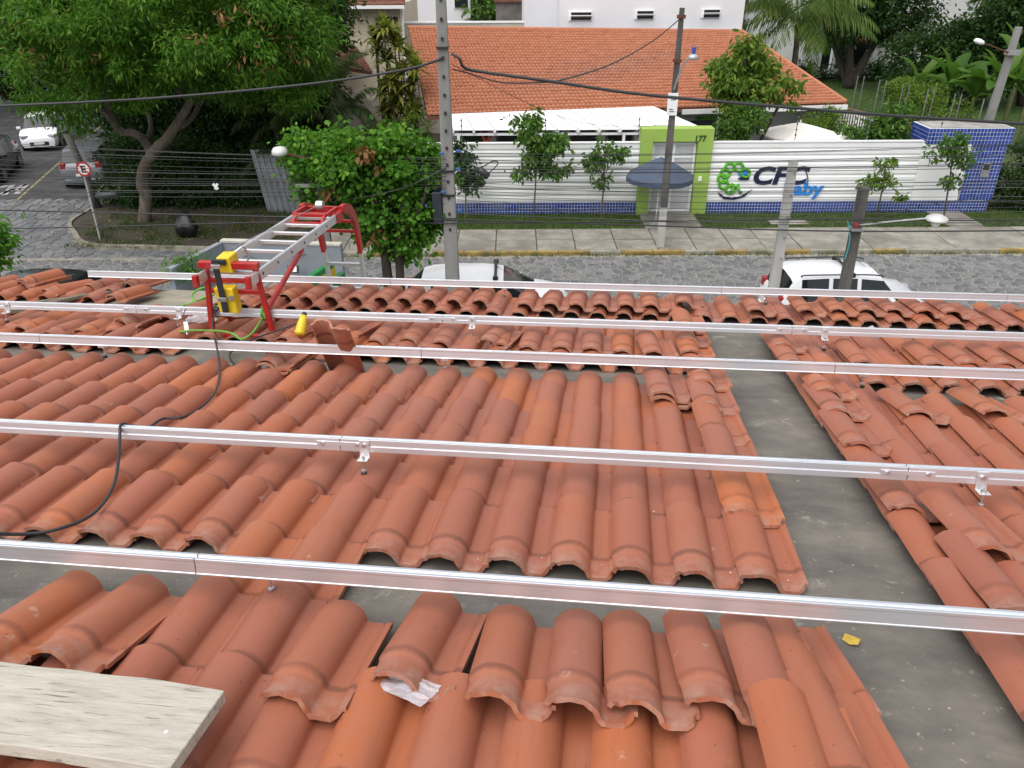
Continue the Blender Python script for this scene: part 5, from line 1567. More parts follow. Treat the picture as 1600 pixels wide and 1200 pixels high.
# rubbish bag
gb = gp(296, 374)
bag = thing('rubbish_bag', 'black plastic rubbish bag lying on the earth under the big tree', 'bag', gb)
bm = bmesh.new()
bmesh.ops.create_icosphere(bm, subdivisions=3, radius=.32)
rg = random.Random(4)
for v_ in bm.verts:
    n_z = v_.co.z / .32
    k = 1 + .10 * math.sin(v_.co.x * 17 + v_.co.y * 9) + .06 * math.sin(v_.co.y * 23 + v_.co.z * 13) + rg.uniform(-.03, .03)
    v_.co *= k
    v_.co.z = max(v_.co.z, -.27) * 1.15
    v_.co.x *= 1.15
    if n_z > .85: v_.co.z += .12
me = D.meshes.new('bag_body')
bm.to_mesh(me); bm.free()
M_BAG = pm('black_bin_liner', (0.012, 0.012, 0.014), 0.3, 0, 0.2, 6, 0.6)
mobj('body', me, M_BAG, bag, Matrix.Translation((gb.x, gb.y, .41)), True)
MB().tube([(gb.x, gb.y, .84), (gb.x + .02, gb.y, .90), (gb.x + .05, gb.y, .96)], [.05, .04, .09], 8).build('knot', M_BAG, bag)
# ================================================================== wires
def wire(pts, r, label, group=None, mat=None, name='wire', sm=7):
    P = [at(x, y, Y) for x, y, Y in pts]
    return tube_thing(name, P, r, mat or M_CABLE, label, 'wire', group, None, 6, sm)
wire([(-60, 168, PY), (200, 156, PY), (400, 140, PY), (540, 124, PY), (640, 107, PY), (690, 92, PY - .1)], .026, 'thick twisted cable climbing from the left to the tall concrete pole', name='cable_bundle')
wire([(706, 84, PY - .1), (718, 92, PY - .15), (724, 104, PY - .1), (745, 111, PY), (860, 127, PY), (1000, 147, PY), (1200, 165, PY), (1400, 181, PY), (1660, 197, PY)], .030, 'thick black cable bundle sagging right from the tall concrete pole', name='cable_bundle')
wire([(706, 108, PY - .1), (730, 114, PY), (770, 126, PY), (800, 130, PY), (862, 128, PY)], .014, 'thin spare cable looping below the thick bundle near the pole', name='cable')
wire([(862, 128, PY), (900, 119, 18), (960, 98, 20.5), (1020, 64, 23), (1064, 28, g2.y - .1)], .016, 'cable rising from the thick bundle to the top of the street pole', name='cable')
wire([(-60, 327, PY), (200, 333, PY), (450, 339, PY), (703, 343, PY - .15), (1000, 352, PY), (1300, 361, PY), (1660, 360, PY)], .017, 'upper of two heavy black cables crossing the whole street view', name='cable')
wire([(-60, 359, PY), (200, 353, PY), (450, 347, PY), (703, 349, PY - .15), (1000, 346, PY), (1300, 343, PY), (1660, 346, PY)], .014, 'lower of two heavy black cables at left, crossing above the pavement', name='cable')
rg = random.Random(12)
M_WIREG = pm('grey_wire', (0.07, 0.07, 0.07), 0.55, 0, 0.2, 6, 0)
for i in range(14):
    yl, yr = 220 + i * 6.6 + rg.uniform(-2.5, 2.5), 246 + i * 4.2 + rg.uniform(-2, 2)
    s_g = rg.uniform(2, 9)
    pts = [(-60, yl, PY), (150, yl + (yr - yl) * .25 + s_g * .8, PY), (380, yl + (yr - yl) * .55 + s_g, PY), (580, yl + (yr - yl) * .82 + s_g * .5, PY), (697, yr, PY - .15)]
    wire(pts, rg.choice((.005, .006, .007)), 'thin street wire left of the tall pole, %s from the top' % ORD[i], 'thin wires left of the tall pole', rg.choice((M_CABLE, M_WIREG)))
for i in range(22):
    yl, yr = 240 + i * 4.4 + rg.uniform(-2, 2), 226 + i * 6.0 + rg.uniform(-7, 7)
    s_g = rg.uniform(3, 14)
    pts = [(714, yl, PY - .15), (880, yl + (yr - yl) * .2 + s_g * .7, PY), (1100, yl + (yr - yl) * .45 + s_g, PY), (1350, yl + (yr - yl) * .73 + s_g * .7, PY), (1660, yr, PY)]
    wire(pts, rg.choice((.005, .006, .008)), 'thin street wire right of the tall pole, %s from top at the pole' % ORD[i], 'thin wires right of the tall pole', rg.choice((M_CABLE, M_CABLE, M_WIREG)))
wire([(697, 262, PY - .1), (640, 290, PY - .3), (585, 305, PY - .4), (540, 312, PY - .2), (506, 318, PY)], .010, 'pale wire dipping from the tall pole to the lamp post', mat=M_WIREG)
wire([(697, 318, PY - .1), (640, 330, PY - .1), (600, 345, PY), (560, 362, PY)], .008, 'thin wire slanting down from the tall pole through the leafy tree')
wire([(714, 268, PY - .1), (735, 275, PY - .1), (760, 272, PY - .1), (778, 256, PY - .1), (770, 252, PY - .1), (750, 262, PY - .1), (735, 257, PY - .1)], .012, 'loop of spare black cable hanging right of the tall pole', name='cable_loop')
wire([(1340, 355, 16.6), (1375, 340, 18), (1440, 322, 21), (1520, 312, 24), (1600, 318, 26)], .010, 'cable running from the dark post towards the far right pavement', name='cable')
wire([(705, 100, PY), (900, 190, 20), (1050, 196, g2.y)], .006, 'fine wire crossing from the tall pole to the street pole below the awning')
def closure(a, b, r, label):
    t = thing('cable_closure', label, 'cable closure', b)
    MB().tube([a, a.lerp(b, .06), a.lerp(b, .94), b], [r * .5, r, r, r * .6], 12).build('body', pm('black_closure', (0.03, 0.035, 0.038), 0.5, 0, 0.2, 6, 0.05), t, smooth=True)
    MB().tube([a.lerp(b, .80), a.lerp(b, .88)], r * 1.12, 12).build('ring', M_RUBBER, t)
closure(at(150, 306, PY), at(183, 304, PY), .07, 'black cylindrical cable joint hanging on the wires before the old pole')
closure(at(748, 263, PY - .1), at(763, 277, PY - .1), .075, 'black cable joint tilted on the wires right of the tall pole')
wr_ = thing('white_wire_clip', 'small white clip hanging on a wire before the dark hedge', 'clip', at(337, 292, PY))
MB().bar(at(333, 287, PY), at(341, 296, PY), .06, .05).build('clip', M_WHITEPL, wr_, bevel=.01)
MB().bar(at(340, 287, PY), at(336, 296, PY), .03, .05).build('hook', M_WHITEPL, wr_, bevel=.01)

# ================================================================== cars
M_TYRE = pm('tyre_rubber', (0.02, 0.02, 0.02), 0.8, 0, 0.2, 10, 0.2)
M_RIM = pm('alloy_rim', (0.45, 0.45, 0.46), 0.35, 0.8, 0.1, 10, 0.0)
def glass_mat():
    m, nt, bs = new_mat('tinted_car_glass')
    bs.inputs['Base Color'].default_value = (0.012, 0.015, 0.017, 1)
    bs.inputs['Roughness'].default_value = 0.06
    bs.inputs['IOR'].default_value = 1.5
    return m
M_CGLASS = glass_mat()
def paint(name, col, metal=0.0):
    m, nt, bs = new_mat(name)
    v = coords(nt, True)
    n1 = noise(nt, v, 1.5, 3, .5)
    nt.links.new(ramp(nt, n1, [(.3, tuple(c * .93 for c in col)), (.7, col)]), bs.inputs['Base Color'])
    bs.inputs['Roughness'].default_value = 0.32
    bs.inputs['Metallic'].default_value = metal
    bs.inputs['Coat Weight'].default_value = 0.7
    bs.inputs['Coat Roughness'].default_value = 0.08
    return m
P_WHITE = paint('white_car_paint', (0.78, 0.79, 0.81))
P_GREY = paint('silver_grey_car_paint', (0.16, 0.17, 0.19), .4)
P_BLACK = paint('black_car_paint', (0.012, 0.013, 0.016))
P_DARK = paint('dark_blue_car_paint', (0.010, 0.012, 0.02))
M_RLAMP = pm('red_lamp', (0.30, 0.01, 0.012), 0.15, 0, 0.1, 5, 0)
M_HLAMP = pm('clear_lamp', (0.40, 0.43, 0.46), 0.1, 0.2, 0.2, 12, 0)
ST_H = [(0.0, .46, .80), (.012, .60, .90), (.035, .68, .95), (.13, .935, .965), (.19, .975, .98), (.345, 1.0, 1), (.375, 1.0, 1), (.47, .995, 1), (.50, .99, 1), (.605, .955, 1), (.79, .675, .99), (.83, .645, .98), (.92, .585, .965), (.975, .50, .91), (1.0, .40, .80)]
ST_S = [(0.0, .46, .82), (.010, .60, .92), (.025, .66, .96), (.085, .93, .975), (.14, .98, .99), (.31, 1.0, 1), (.335, 1.0, 1), (.49, .995, 1), (.515, .99, 1), (.655, .955, 1), (.765, .665, .99), (.80, .645, .985), (.92, .60, .97), (.975, .52, .92), (1.0, .42, .82)]
def car(name, label, loc, heading, L, W, Hh, mat, suv=False, rails=False, bars=False):
    root = thing(name, label, 'car', loc, None, heading)
    Mw = WORLD[root.name]
    st = ST_S if suv else ST_H
    w = W / 2
    secs = []
    for fx, zf, ws in st:
        z = zf * Hh
        zb = min(.62 * Hh, z - .05)
        cab = zf > .90
        ww = w * ws
        re = .76 if cab else .82
        half = [(ww * .92, .22), (ww * .995, .42), (ww, zb * .78), (ww * .965, zb), (ww * re, z - (.05 if cab else .03)), (ww * re * .72, z - .008), (0, z + .012)]
        if not cab and zf < .62: half = [(ww * .92, .24), (ww * .995, min(.42, z - .12)), (ww, z - .09), (ww * .975, z - .05), (ww * .88, z - .02), (ww * .55, z), (0, z + .008)]
        full = [(-a, b) for a, b in half] + [(a, b) for a, b in half[-2::-1]]
        secs.append([Vector((fx * L - L / 2, y, z_)) for y, z_ in full])
    ns, nj = len(secs), 13
    V = [p for s in secs for p in s]
    body, parts = [], {'windshield': [], 'rear_window': []}
    side = []
    for i in range(ns - 1):
        for j in range(nj - 1):
            f = (i * nj + j, i * nj + j + 1, (i + 1) * nj + j + 1, (i + 1) * nj + j)
            top = j in (4, 5, 6, 7)
            if i == 9 and top: parts['windshield'].append(f)
            elif i == 2 and top: parts['rear_window'].append(f)
            elif j in (3, 8) and i in (4, 6, 8): side.append(f)
            elif j in (3, 8) and i == 9: side.append(f)
            else: body.append(f)
    body.append(tuple(range(nj)))
    body.append(tuple((ns - 1) * nj + j for j in range(nj))[::-1])
    b = MB().add(V, body).build('body', mat, root, Mw)
    autosmooth(b, 34)
    def sub(nm, faces):
        ids = sorted({i for f in faces for i in f})
        mp = {a: k for k, a in enumerate(ids)}
        c = sum((V[i] for i in ids), Vector()) / len(ids)
        o = MB().add([V[i].lerp(c, .012) - Vector((0, 0, .004)) for i in ids], [tuple(mp[i] for i in f) for f in faces]).build(nm, M_CGLASS, root, Mw)
        return o
    for k, fs in parts.items(): sub(k, fs)
    for f in side: sub('side_window', [f])
    # underbody liner so that nothing shows through
    MB().bx(-L * .46, L * .46, -w * .86, w * .86, .20, .50).build('floor_pan', M_RUBBER, root, Mw)
    for fx in (.175, .815):
        for sg in (-1, 1):
            cx_, cy_ = fx * L - L / 2, sg * (w - .10)
            wh = MB().tube([(cx_, cy_ - .10, .31), (cx_, cy_ - .085, .31), (cx_, cy_ + .085, .31), (cx_, cy_ + .10, .31)], [.27, .31, .31, .27], 20).build('wheel', M_TYRE, root, Mw)
            MB().tube([(cx_, cy_ + sg * .085, .31), (cx_, cy_ + sg * .108, .31)], .20, 16).build('rim', M_RIM, wh, Mw)
            MB().tube([(cx_, sg * (w - .02), .33), (cx_, sg * (w + .003), .33)], .37, 20).build('wheel_arch', M_RUBBER, root, Mw)
    for sg in (-1, 1):
        MB().box((L * .462, sg * w * .70, .56 * Hh * .78 + .07), (.26, .34, .13), Matrix.Rotation(R_(-20) * sg, 3, 'Z')).build('headlight', M_HLAMP, root, Mw, bevel=.03)
        MB().box((-L * .478, sg * w * .76, .60 * Hh), (.14, .22, .24)).build('tail_light', M_RLAMP, root, Mw, bevel=.03)
        mr = MB().box((L * .20, sg * (w + .07), .66 * Hh), (.12, .20, .13)).build('mirror', mat, root, Mw, bevel=.03)
        for fx in (.16, -.10):
            MB().box((L * fx - .25, sg * (w * .985 + .006), .52 * Hh), (.16, .03, .03)).build('door_handle', mat, root, Mw, bevel=.006)
    MB().bx(L * .49, L * .502, -.42, .42, .30, .48).build('grille', M_RUBBER, root, Mw, bevel=.02)
    MB().bx(L * .503, L * .508, -.22, .22, .36, .46).build('front_plate', M_WHITEPL, root, Mw)
    MB().bx(-L * .508, -L * .500, -.22, .22, .52, .64).build('rear_plate', M_WHITEPL, root, Mw)
    MB().bx(-L * .507, -L * .47, -w * .78, w * .78, .26, .44).build('rear_bumper', mat, root, Mw, bevel=.03)
    if rails:
        for sg in (-1, 1):
            MB().tube(spline([(-L * .36, sg * w * .70, Hh - .03), (-L * .33, sg * w * .70, Hh + .015), (0, sg * w * .72, Hh + .03), (L * .12, sg * w * .72, Hh + .01), (L * .155, sg * w * .71, Hh - .03)], 5), .018, 8).build('roof_rail', M_RUBBER, root, Mw, smooth=True)
    if bars:
        for fx in bars:
            MB().bar((L * fx, -w * .72, Hh + .05), (L * fx, w * .72, Hh + .05), .07, .03).build('roof_bar', M_RUBBER, root, Mw, bevel=.008)
            for sg in (-1, 1): MB().box((L * fx, sg * w * .70, Hh + .01), (.13, .07, .10)).build('bar_foot', M_RUBBER, root, Mw, bevel=.015)
    MB().tube([(-L * .10 if not bars else L * .10, 0, Hh), (-L * .16 if not bars else L * .05, 0, Hh + .13)], .006, 6).build('antenna', M_RUBBER, root, Mw)
    return root
car('white_suv', 'white estate car with black roof rails parked behind the two short posts', (8.45, 18.75, 0), 0.0, 3.85, 1.76, 1.56, P_WHITE, True, True, (-.04,))
car('white_hatchback', 'white hatchback with one roof bar parked behind the tall concrete pole', (-.65, 18.9, 0), 0.0, 4.30, 1.72, 1.47, P_WHITE, False, False, (.06,))
hd2 = math.atan2(-d_.y, -d_.x)
car('white_sedan', 'white car facing the camera on the side street at far left', (-23.35, 41.0, 0), hd2 + .10, 4.0, 1.72, 1.48, P_WHITE)
car('grey_hatchback', 'silver grey car seen from behind, parked by the kerb of the side street', (-17.75, 34.3, 0), hd2 + PI - .04, 4.2, 1.75, 1.58, P_GREY, True)
car('dark_car', 'dark car facing the camera, cut off by the left edge of the photo', (-22.5, 34.6, 0), hd2 + .05, 4.2, 1.74, 1.50, P_DARK)
car('black_car', 'black car below the tiled eave at left, only its roof showing', (-12.3, 18.6, 0), PI, 4.1, 1.72, 1.50, P_BLACK)

# ================================================================== vegetation
M_BARK = pm('grey_brown_bark', (0.11, 0.085, 0.065), 0.9, 0, 0.4, 6, 0.6, (0.26, 0.23, 0.19), 0.5, stretch=(1, 1, .4))
M_BARKD = pm('dark_bark', (0.055, 0.042, 0.034), 0.9, 0, 0.4, 6, 0.6, stretch=(1, 1, .4))
def blob_points(blobs, n, rr, clumps, rc, flat=.7):
    """points gathered in clumps that sit mostly in the outer shell of the given ellipsoids"""
    wts = np.array([b[6] if len(b) > 6 else b[3] * b[4] * b[5] for b in blobs], float)
    wts /= wts.sum()
    cid = rr.choice(len(blobs), clumps, p=wts)
    d = rr.normal(size=(clumps, 3))
    d /= np.linalg.norm(d, axis=1)[:, None]
    rad = rr.uniform(.35, 1.0, clumps) ** .6
    B_ = np.array([b[:6] for b in blobs], float)
    C_ = B_[cid, :3] + d * B_[cid, 3:6] * rad[:, None]
    csz = rr.uniform(.55, 1.35, clumps) * rc
    k = rr.integers(0, clumps, n)
    off = rr.normal(size=(n, 3)) * np.array([1, 1, flat]) * .55
    P = C_[k] + off * csz[k][:, None]
    out = d[k] * .6 + off
    return P, out / (np.linalg.norm(out, axis=1)[:, None] + 1e-6)
def leaf_mesh(name, P, out, size, asp, rr, droop=.5, upn=.6, shape=4):
    n = len(P)
    dirs = out * .7 + rr.normal(size=(n, 3)) * .7
    dirs[:, 2] -= droop
    dirs /= np.linalg.norm(dirs, axis=1)[:, None]
    nrm = rr.normal(size=(n, 3)) * .6
    nrm[:, 2] += upn
    side = np.cross(dirs, nrm)
    side /= np.linalg.norm(side, axis=1)[:, None] + 1e-6
    nn_ = np.cross(side, dirs)
    s = (size * rr.uniform(.6, 1.25, n))[:, None]
    w = s * asp
    if shape == 4:
        V = np.stack([P, P + dirs * s * .45 + side * w * .5 + nn_ * s * .06, P + dirs * s, P + dirs * s * .45 - side * w * .5 + nn_ * s * .06], 1).reshape(-1, 3)
        return np_mesh(name, V, np.arange(4 * n).reshape(-1, 4))
    V = np.stack([P, P + dirs * s * .22 + side * w * .42 + nn_ * s * .08, P + dirs * s * .62 + side * w * .48 + nn_ * s * .05, P + dirs * s - nn_ * s * .05,
                  P + dirs * s * .62 - side * w * .48 + nn_ * s * .05, P + dirs * s * .22 - side * w * .42 + nn_ * s * .08], 1).reshape(-1, 3)
    b = (np.arange(n) * 6)[:, None]
    F = np.concatenate([b + np.array([[0, 1, 2, 3]]), b + np.array([[0, 3, 4, 5]])], 0)
    return np_mesh(name, V, F)
def crown(parent, blobs, n, size, asp, mat, seed, clumps, rc, droop=.5, upn=.6, shape=4, name='crown', flat=.7):
    rr = np.random.default_rng(seed)
    P, out = blob_points(blobs, n, rr, clumps, rc, flat)
    return mobj(name, leaf_mesh(name, P, out, size, asp, rr, droop, upn, shape), mat, parent)
def limbs(parent, paths, mat, name='trunk'):
    m = MB()
    for pts, r0, r1 in paths:
        sp = spline(pts, 5)
        rg_ = random.Random(len(sp) + int(r0 * 1000))
        sp = [p + Vector((rg_.uniform(-1, 1), rg_.uniform(-1, 1), 0)) * r0 * .12 for p in sp]
        m.tube(sp, r0, 9, True, r1)
    return m.build(name, mat, parent, smooth=True)
L_BIG = leaf_mat('corner_tree_leaves', [(0.030, 0.095, 0.010), (0.055, 0.155, 0.014), (0.085, 0.22, 0.020), (0.13, 0.29, 0.030), (0.17, 0.25, 0.035)], .4)
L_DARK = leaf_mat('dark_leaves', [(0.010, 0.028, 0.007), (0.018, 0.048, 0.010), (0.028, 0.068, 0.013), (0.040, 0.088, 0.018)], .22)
L_LIME = leaf_mat('lime_leaves', [(0.035, 0.12, 0.012), (0.070, 0.20, 0.018), (0.12, 0.30, 0.028), (0.19, 0.36, 0.045)], .4)
L_SAP = leaf_mat('sapling_leaves', [(0.035, 0.095, 0.018), (0.065, 0.155, 0.024), (0.105, 0.21, 0.035), (0.16, 0.25, 0.05)], .35)
L_YEL = leaf_mat('yellowish_leaves', [(0.055, 0.12, 0.016), (0.10, 0.19, 0.024), (0.16, 0.25, 0.035), (0.24, 0.29, 0.05)], .35)
L_DRY = leaf_mat('withered_leaves', [(0.12, 0.05, 0.02), (0.20, 0.09, 0.035), (0.26, 0.14, 0.06)], .2)
# --- big corner tree
tb = gp(226, 350)
big = thing('corner_tree', 'big spreading corner tree with twisted trunk and bright hanging leaves', 'tree', (tb.x, tb.y, 0))
def tp(x, y, Y): return at(x, y, Y)
TY = tb.y
limbs(big, [([tb, tp(228, 310, TY), tp(222, 280, TY - .1), tp(232, 250, TY - .2), tp(246, 232, TY - .2)], .23, .17),
            ([tp(242, 236, TY - .2), tp(262, 215, TY - .4), tp(276, 195, TY - .5), tp(296, 160, TY - .6), tp(306, 110, TY - .8), tp(320, 60, TY - 1)], .20, .07),
            ([tp(238, 242, TY - .2), tp(226, 220, TY), tp(210, 208, TY - .2), tp(190, 206, TY - .3), tp(176, 190, TY - .5), tp(160, 130, TY - .8), tp(140, 70, TY - 1)], .17, .06),
            ([tp(226, 220, TY), tp(236, 200, TY + .5), tp(225, 150, TY + .8), tp(215, 90, TY + 1)], .10, .04),
            ([tp(270, 205, TY - .4), tp(300, 185, TY + .2), tp(330, 130, TY + .3), tp(380, 80, TY)], .10, .04),
            ([tp(176, 190, TY - .5), tp(150, 165, TY - 1), tp(100, 130, TY - 1.5), tp(60, 90, TY - 2)], .09, .04),
            ([tp(296, 160, TY - .6), tp(260, 120, TY - 1.5), tp(230, 80, TY - 2)], .09, .03)], M_BARK)
def sb(x, y, Y, rx, ry, rz, w=None):
    p = at(x, y, Y)
    return (p.x, p.y, p.z, rx, ry, rz) + ((w,) if w else ())
crown(big, [sb(60, 20, 27, 3.0, 3.0, 1.9), sb(190, 30, 26, 3.2, 3.0, 2.0), sb(330, 20, 26, 3.2, 3.0, 2.0), sb(430, 25, 27.5, 2.2, 2.6, 2.2), sb(110, 85, 25.5, 2.4, 2.2, 1.3), sb(240, 60, 24.8, 2.6, 2.0, 1.4),
            sb(360, 70, 25.4, 2.2, 2.0, 1.3), sb(60, 120, 26, 1.7, 1.8, 1.0), sb(150, 130, 25.5, 1.4, 1.4, .9), sb(430, 75, 26, 1.5, 1.6, 1.2), sb(100, 165, 26.5, .9, 1.0, .5), sb(345, 95, 25.6, 1.2, 1.2, .7), sb(250, -60, 28, 6.0, 4, 2.2), sb(250, 125, 25.2, 1.3, 1.2, .6), sb(330, 135, 26, 1.2, 1.2, .6), sb(420, 130, 27.5, 1.3, 1.4, .9), sb(480, 105, 28.5, 1.1, 1.2, 1.0), sb(30, 165, 26.5, 1.0, 1.2, .5), sb(190, 150, 25.6, .8, .9, .4), sb(480, 60, 28, 1.3, 1.5, 1.3)], 110000, .21, .28, L_BIG, 1, 420, .46, .75, .5)
crown(big, [sb(190, 150, 25.2, .35, .3, .45), sb(225, 75, 24.2, .3, .3, .5), sb(190, 160, 25.2, .3, .3, .3), sb(100, 60, 25, 2, 2, 1), sb(370, 60, 25, 2, 2, 1)], 380, .22, .35, L_DRY, 2, 40, .3, .9, .3, 4, 'withered_leaves')
# --- dark growth behind
def bush(name, label, cat, blobs, n, size, asp, mat, seed, clumps, rc, trunk_at=None, group=None, r=.12, **kw):
    b0_ = blobs[0]
    base_ = Vector((b0_[0], b0_[1], 0)) if trunk_at is None else Vector(trunk_at)
    t = thing(name, label, cat, base_, group)
    ps = []
    for b in blobs[:6]:
        q = Vector(b[:3])
        ps.append(([base_, base_.lerp(q, .5) + Vector((0, 0, .2)), q, q + Vector((0, 0, b[5] * .5))], r, r * .3))
    limbs(t, ps, M_BARKD)
    crown(t, blobs, n, size, asp, mat, seed, clumps, rc, **kw)
    return t
hx = gp(230, 330)
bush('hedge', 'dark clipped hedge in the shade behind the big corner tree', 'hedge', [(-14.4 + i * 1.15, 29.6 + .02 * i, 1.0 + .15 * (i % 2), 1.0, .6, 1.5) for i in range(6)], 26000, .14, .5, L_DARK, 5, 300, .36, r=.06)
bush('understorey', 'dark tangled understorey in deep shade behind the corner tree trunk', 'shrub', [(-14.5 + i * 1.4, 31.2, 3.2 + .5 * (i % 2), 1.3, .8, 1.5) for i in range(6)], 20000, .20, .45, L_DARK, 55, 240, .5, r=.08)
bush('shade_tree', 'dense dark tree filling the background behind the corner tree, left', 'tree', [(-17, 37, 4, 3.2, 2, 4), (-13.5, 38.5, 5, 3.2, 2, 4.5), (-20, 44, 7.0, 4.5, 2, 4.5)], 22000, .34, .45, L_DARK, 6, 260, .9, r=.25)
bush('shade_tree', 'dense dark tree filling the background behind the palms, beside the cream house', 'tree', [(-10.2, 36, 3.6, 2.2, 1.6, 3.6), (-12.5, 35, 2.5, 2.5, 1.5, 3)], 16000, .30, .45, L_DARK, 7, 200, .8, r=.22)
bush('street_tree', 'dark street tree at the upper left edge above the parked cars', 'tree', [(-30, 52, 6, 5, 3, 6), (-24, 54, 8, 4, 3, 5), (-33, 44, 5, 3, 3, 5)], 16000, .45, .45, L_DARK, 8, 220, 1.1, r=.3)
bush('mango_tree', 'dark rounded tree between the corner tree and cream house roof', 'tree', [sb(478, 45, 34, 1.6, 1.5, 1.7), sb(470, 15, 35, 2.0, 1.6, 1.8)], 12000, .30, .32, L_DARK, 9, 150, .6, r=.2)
# --- leafy tree on the near pavement (big round leaves)
gb_ = Vector((at(612, 430, 16.6).x, 16.6, 0))
lt = thing('leafy_tree', 'dense leafy tree with large round lime leaves beside the tall concrete pole', 'tree', gb_)
limbs(lt, [([gb_ + Vector((-.05, 0, 0)), at(604, 420, 16.6), at(598, 380, 16.6), at(590, 330, 16.5), at(580, 280, 16.5)], .13, .05),
           ([gb_ + Vector((.22, 0, 0)), at(624, 415, 16.6), at(622, 380, 16.5), at(632, 320, 16.5), at(640, 260, 16.6)], .11, .05),
           ([at(598, 380, 16.6), at(560, 330, 16.6), at(530, 280, 16.6), at(500, 250, 16.7)], .07, .03),
           ([at(622, 380, 16.5), at(655, 330, 16.4), at(670, 280, 16.5)], .06, .03)], M_BARKD)
crown(lt, [sb(560, 250, 16.8, 1.15, .8, .60), sb(490, 255, 17.0, .62, .6, .55), sb(630, 255, 16.9, .85, .7, .60), sb(590, 310, 16.9, 1.1, .75, .70), sb(520, 310, 17.0, .6, .6, .55), sb(650, 330, 16.9, .55, .6, .65), sb(630, 375, 16.7, .55, .5, .45), sb(668, 265, 17.0, .45, .5, .5), sb(595, 360, 16.9, .5, .5, .4), sb(475, 225, 17.2, .3, .3, .2), sb(545, 222, 17, .35, .3, .25), sb(625, 222, 17, .5, .3, .25)],
      24000, .110, .85, L_LIME, 12, 260, .26, .55, .7, 6)
crown(lt, [sb(508, 278, 16.2, .12, .12, .28), sb(598, 268, 16.1, .1, .1, .15), sb(586, 375, 16.0, .15, .1, .1), sb(568, 240, 16.1, .1, .1, .12)], 140, .17, .5, L_DRY, 13, 10, .13, .9, .2, 6, 'withered_leaves')
# --- small tree at the left edge, close by
le = Vector((at(-60, 400, 11.5).x, 11.5, 0))
bush('garden_shrub', 'bright green shrub poking in at the left edge above the tiles', 'shrub', [sb(-40, 385, 11.5, .5, .4, .5), sb(-15, 372, 11.5, .28, .3, .33), sb(-6, 405, 11.5, .22, .2, .2)], 1500, .11, .5, L_LIME, 14, 60, .16, trunk_at=le, r=.04, shape=6)
bush('eave_weed', 'feathery green weed climbing at the kiosk parapet, left end', 'shrub', [sb(300, 412, 14.6, .35, .2, .22), sb(275, 425, 14.4, .3, .2, .2)], 900, .07, .4, L_LIME, 15, 50, .12, trunk_at=(at(300, 430, 14.4).x, 14.4, 0), r=.02)
# --- saplings before the fence
def sapling(label, basepx, blobs, n, seed, mat=L_SAP, size=.16, asp=.42, rc=.16, clumps=60, shape=6, paths=None, group='saplings before the white fence'):
    b_ = gp(*basepx)
    t = thing('sapling', label, 'sapling', b_, group)
    ps = [([b_, at(p[0], p[1], b_.y)] if len(p) == 2 else p, .035, .02) for p in (paths or [])]
    if not ps:
        c0 = Vector(blobs[0][:3])
        ps = [([b_, b_.lerp(c0, .5) + Vector((.03, 0, 0)), c0], .035, .018)] + [([b_.lerp(c0, .7), Vector(b[:3])], .02, .008) for b in blobs[1:]]
    limbs(t, ps, M_BARK)
    crown(t, blobs, n, size, asp, mat, seed, clumps, rc, shape=shape, droop=.7)
sY = gp(833, 357).y
sapling('fullest sapling before the fence, its crown rising above the white awning edge', (832, 355), [sb(838, 240, sY, .45, .45, .45), sb(832, 205, sY, .5, .4, .45), sb(835, 185, sY, .25, .3, .2), sb(865, 225, sY, .4, .4, .3), sb(868, 265, sY, .5, .4, .22), sb(815, 268, sY, .35, .35, .2), sb(812, 190, sY, .2, .2, .2)], 2300, 21, clumps=95, rc=.20, size=.20)
sY = gp(938, 350).y
sapling('thin sapling with sparse drooping leaves left of the green gateway', (938, 349), [sb(945, 240, sY, .4, .35, .3), sb(925, 255, sY, .3, .3, .3), sb(968, 240, sY, .3, .3, .2), sb(940, 285, sY, .3, .3, .25), sb(945, 222, sY, .25, .2, .2)], 700, 22, clumps=48, rc=.17, size=.19)
sY = gp(728, 352).y
sapling('dark sapling half hidden behind the tall concrete pole', (727, 355), [sb(726, 262, sY, .4, .35, .55), sb(738, 285, sY, .35, .3, .35), sb(720, 235, sY, .25, .3, .3)], 1200, 23, L_DARK, clumps=50, rc=.2, size=.17)
sY = gp(1365, 350).y
sapling('small yellowish sapling in front of the ribbed panels beside the dark post', (1368, 345), [sb(1385, 255, sY, .28, .3, .3), sb(1360, 285, sY, .35, .3, .2), sb(1385, 285, sY, .35, .3, .2), sb(1410, 305, sY, .3, .3, .12)], 620, 24, L_YEL, clumps=40, rc=.16, size=.17)
sY = gp(1478, 350).y
sapling('sapling with dark green crown before the smooth white panel at the right', (1474, 342), [sb(1490, 225, sY, .3, .3, .35), sb(1462, 240, sY, .3, .3, .2), sb(1508, 250, sY, .3, .3, .25), sb(1490, 285, sY, .3, .3, .2), sb(1500, 215, sY, .2, .2, .2)], 850, 25, clumps=50, rc=.17, size=.18)
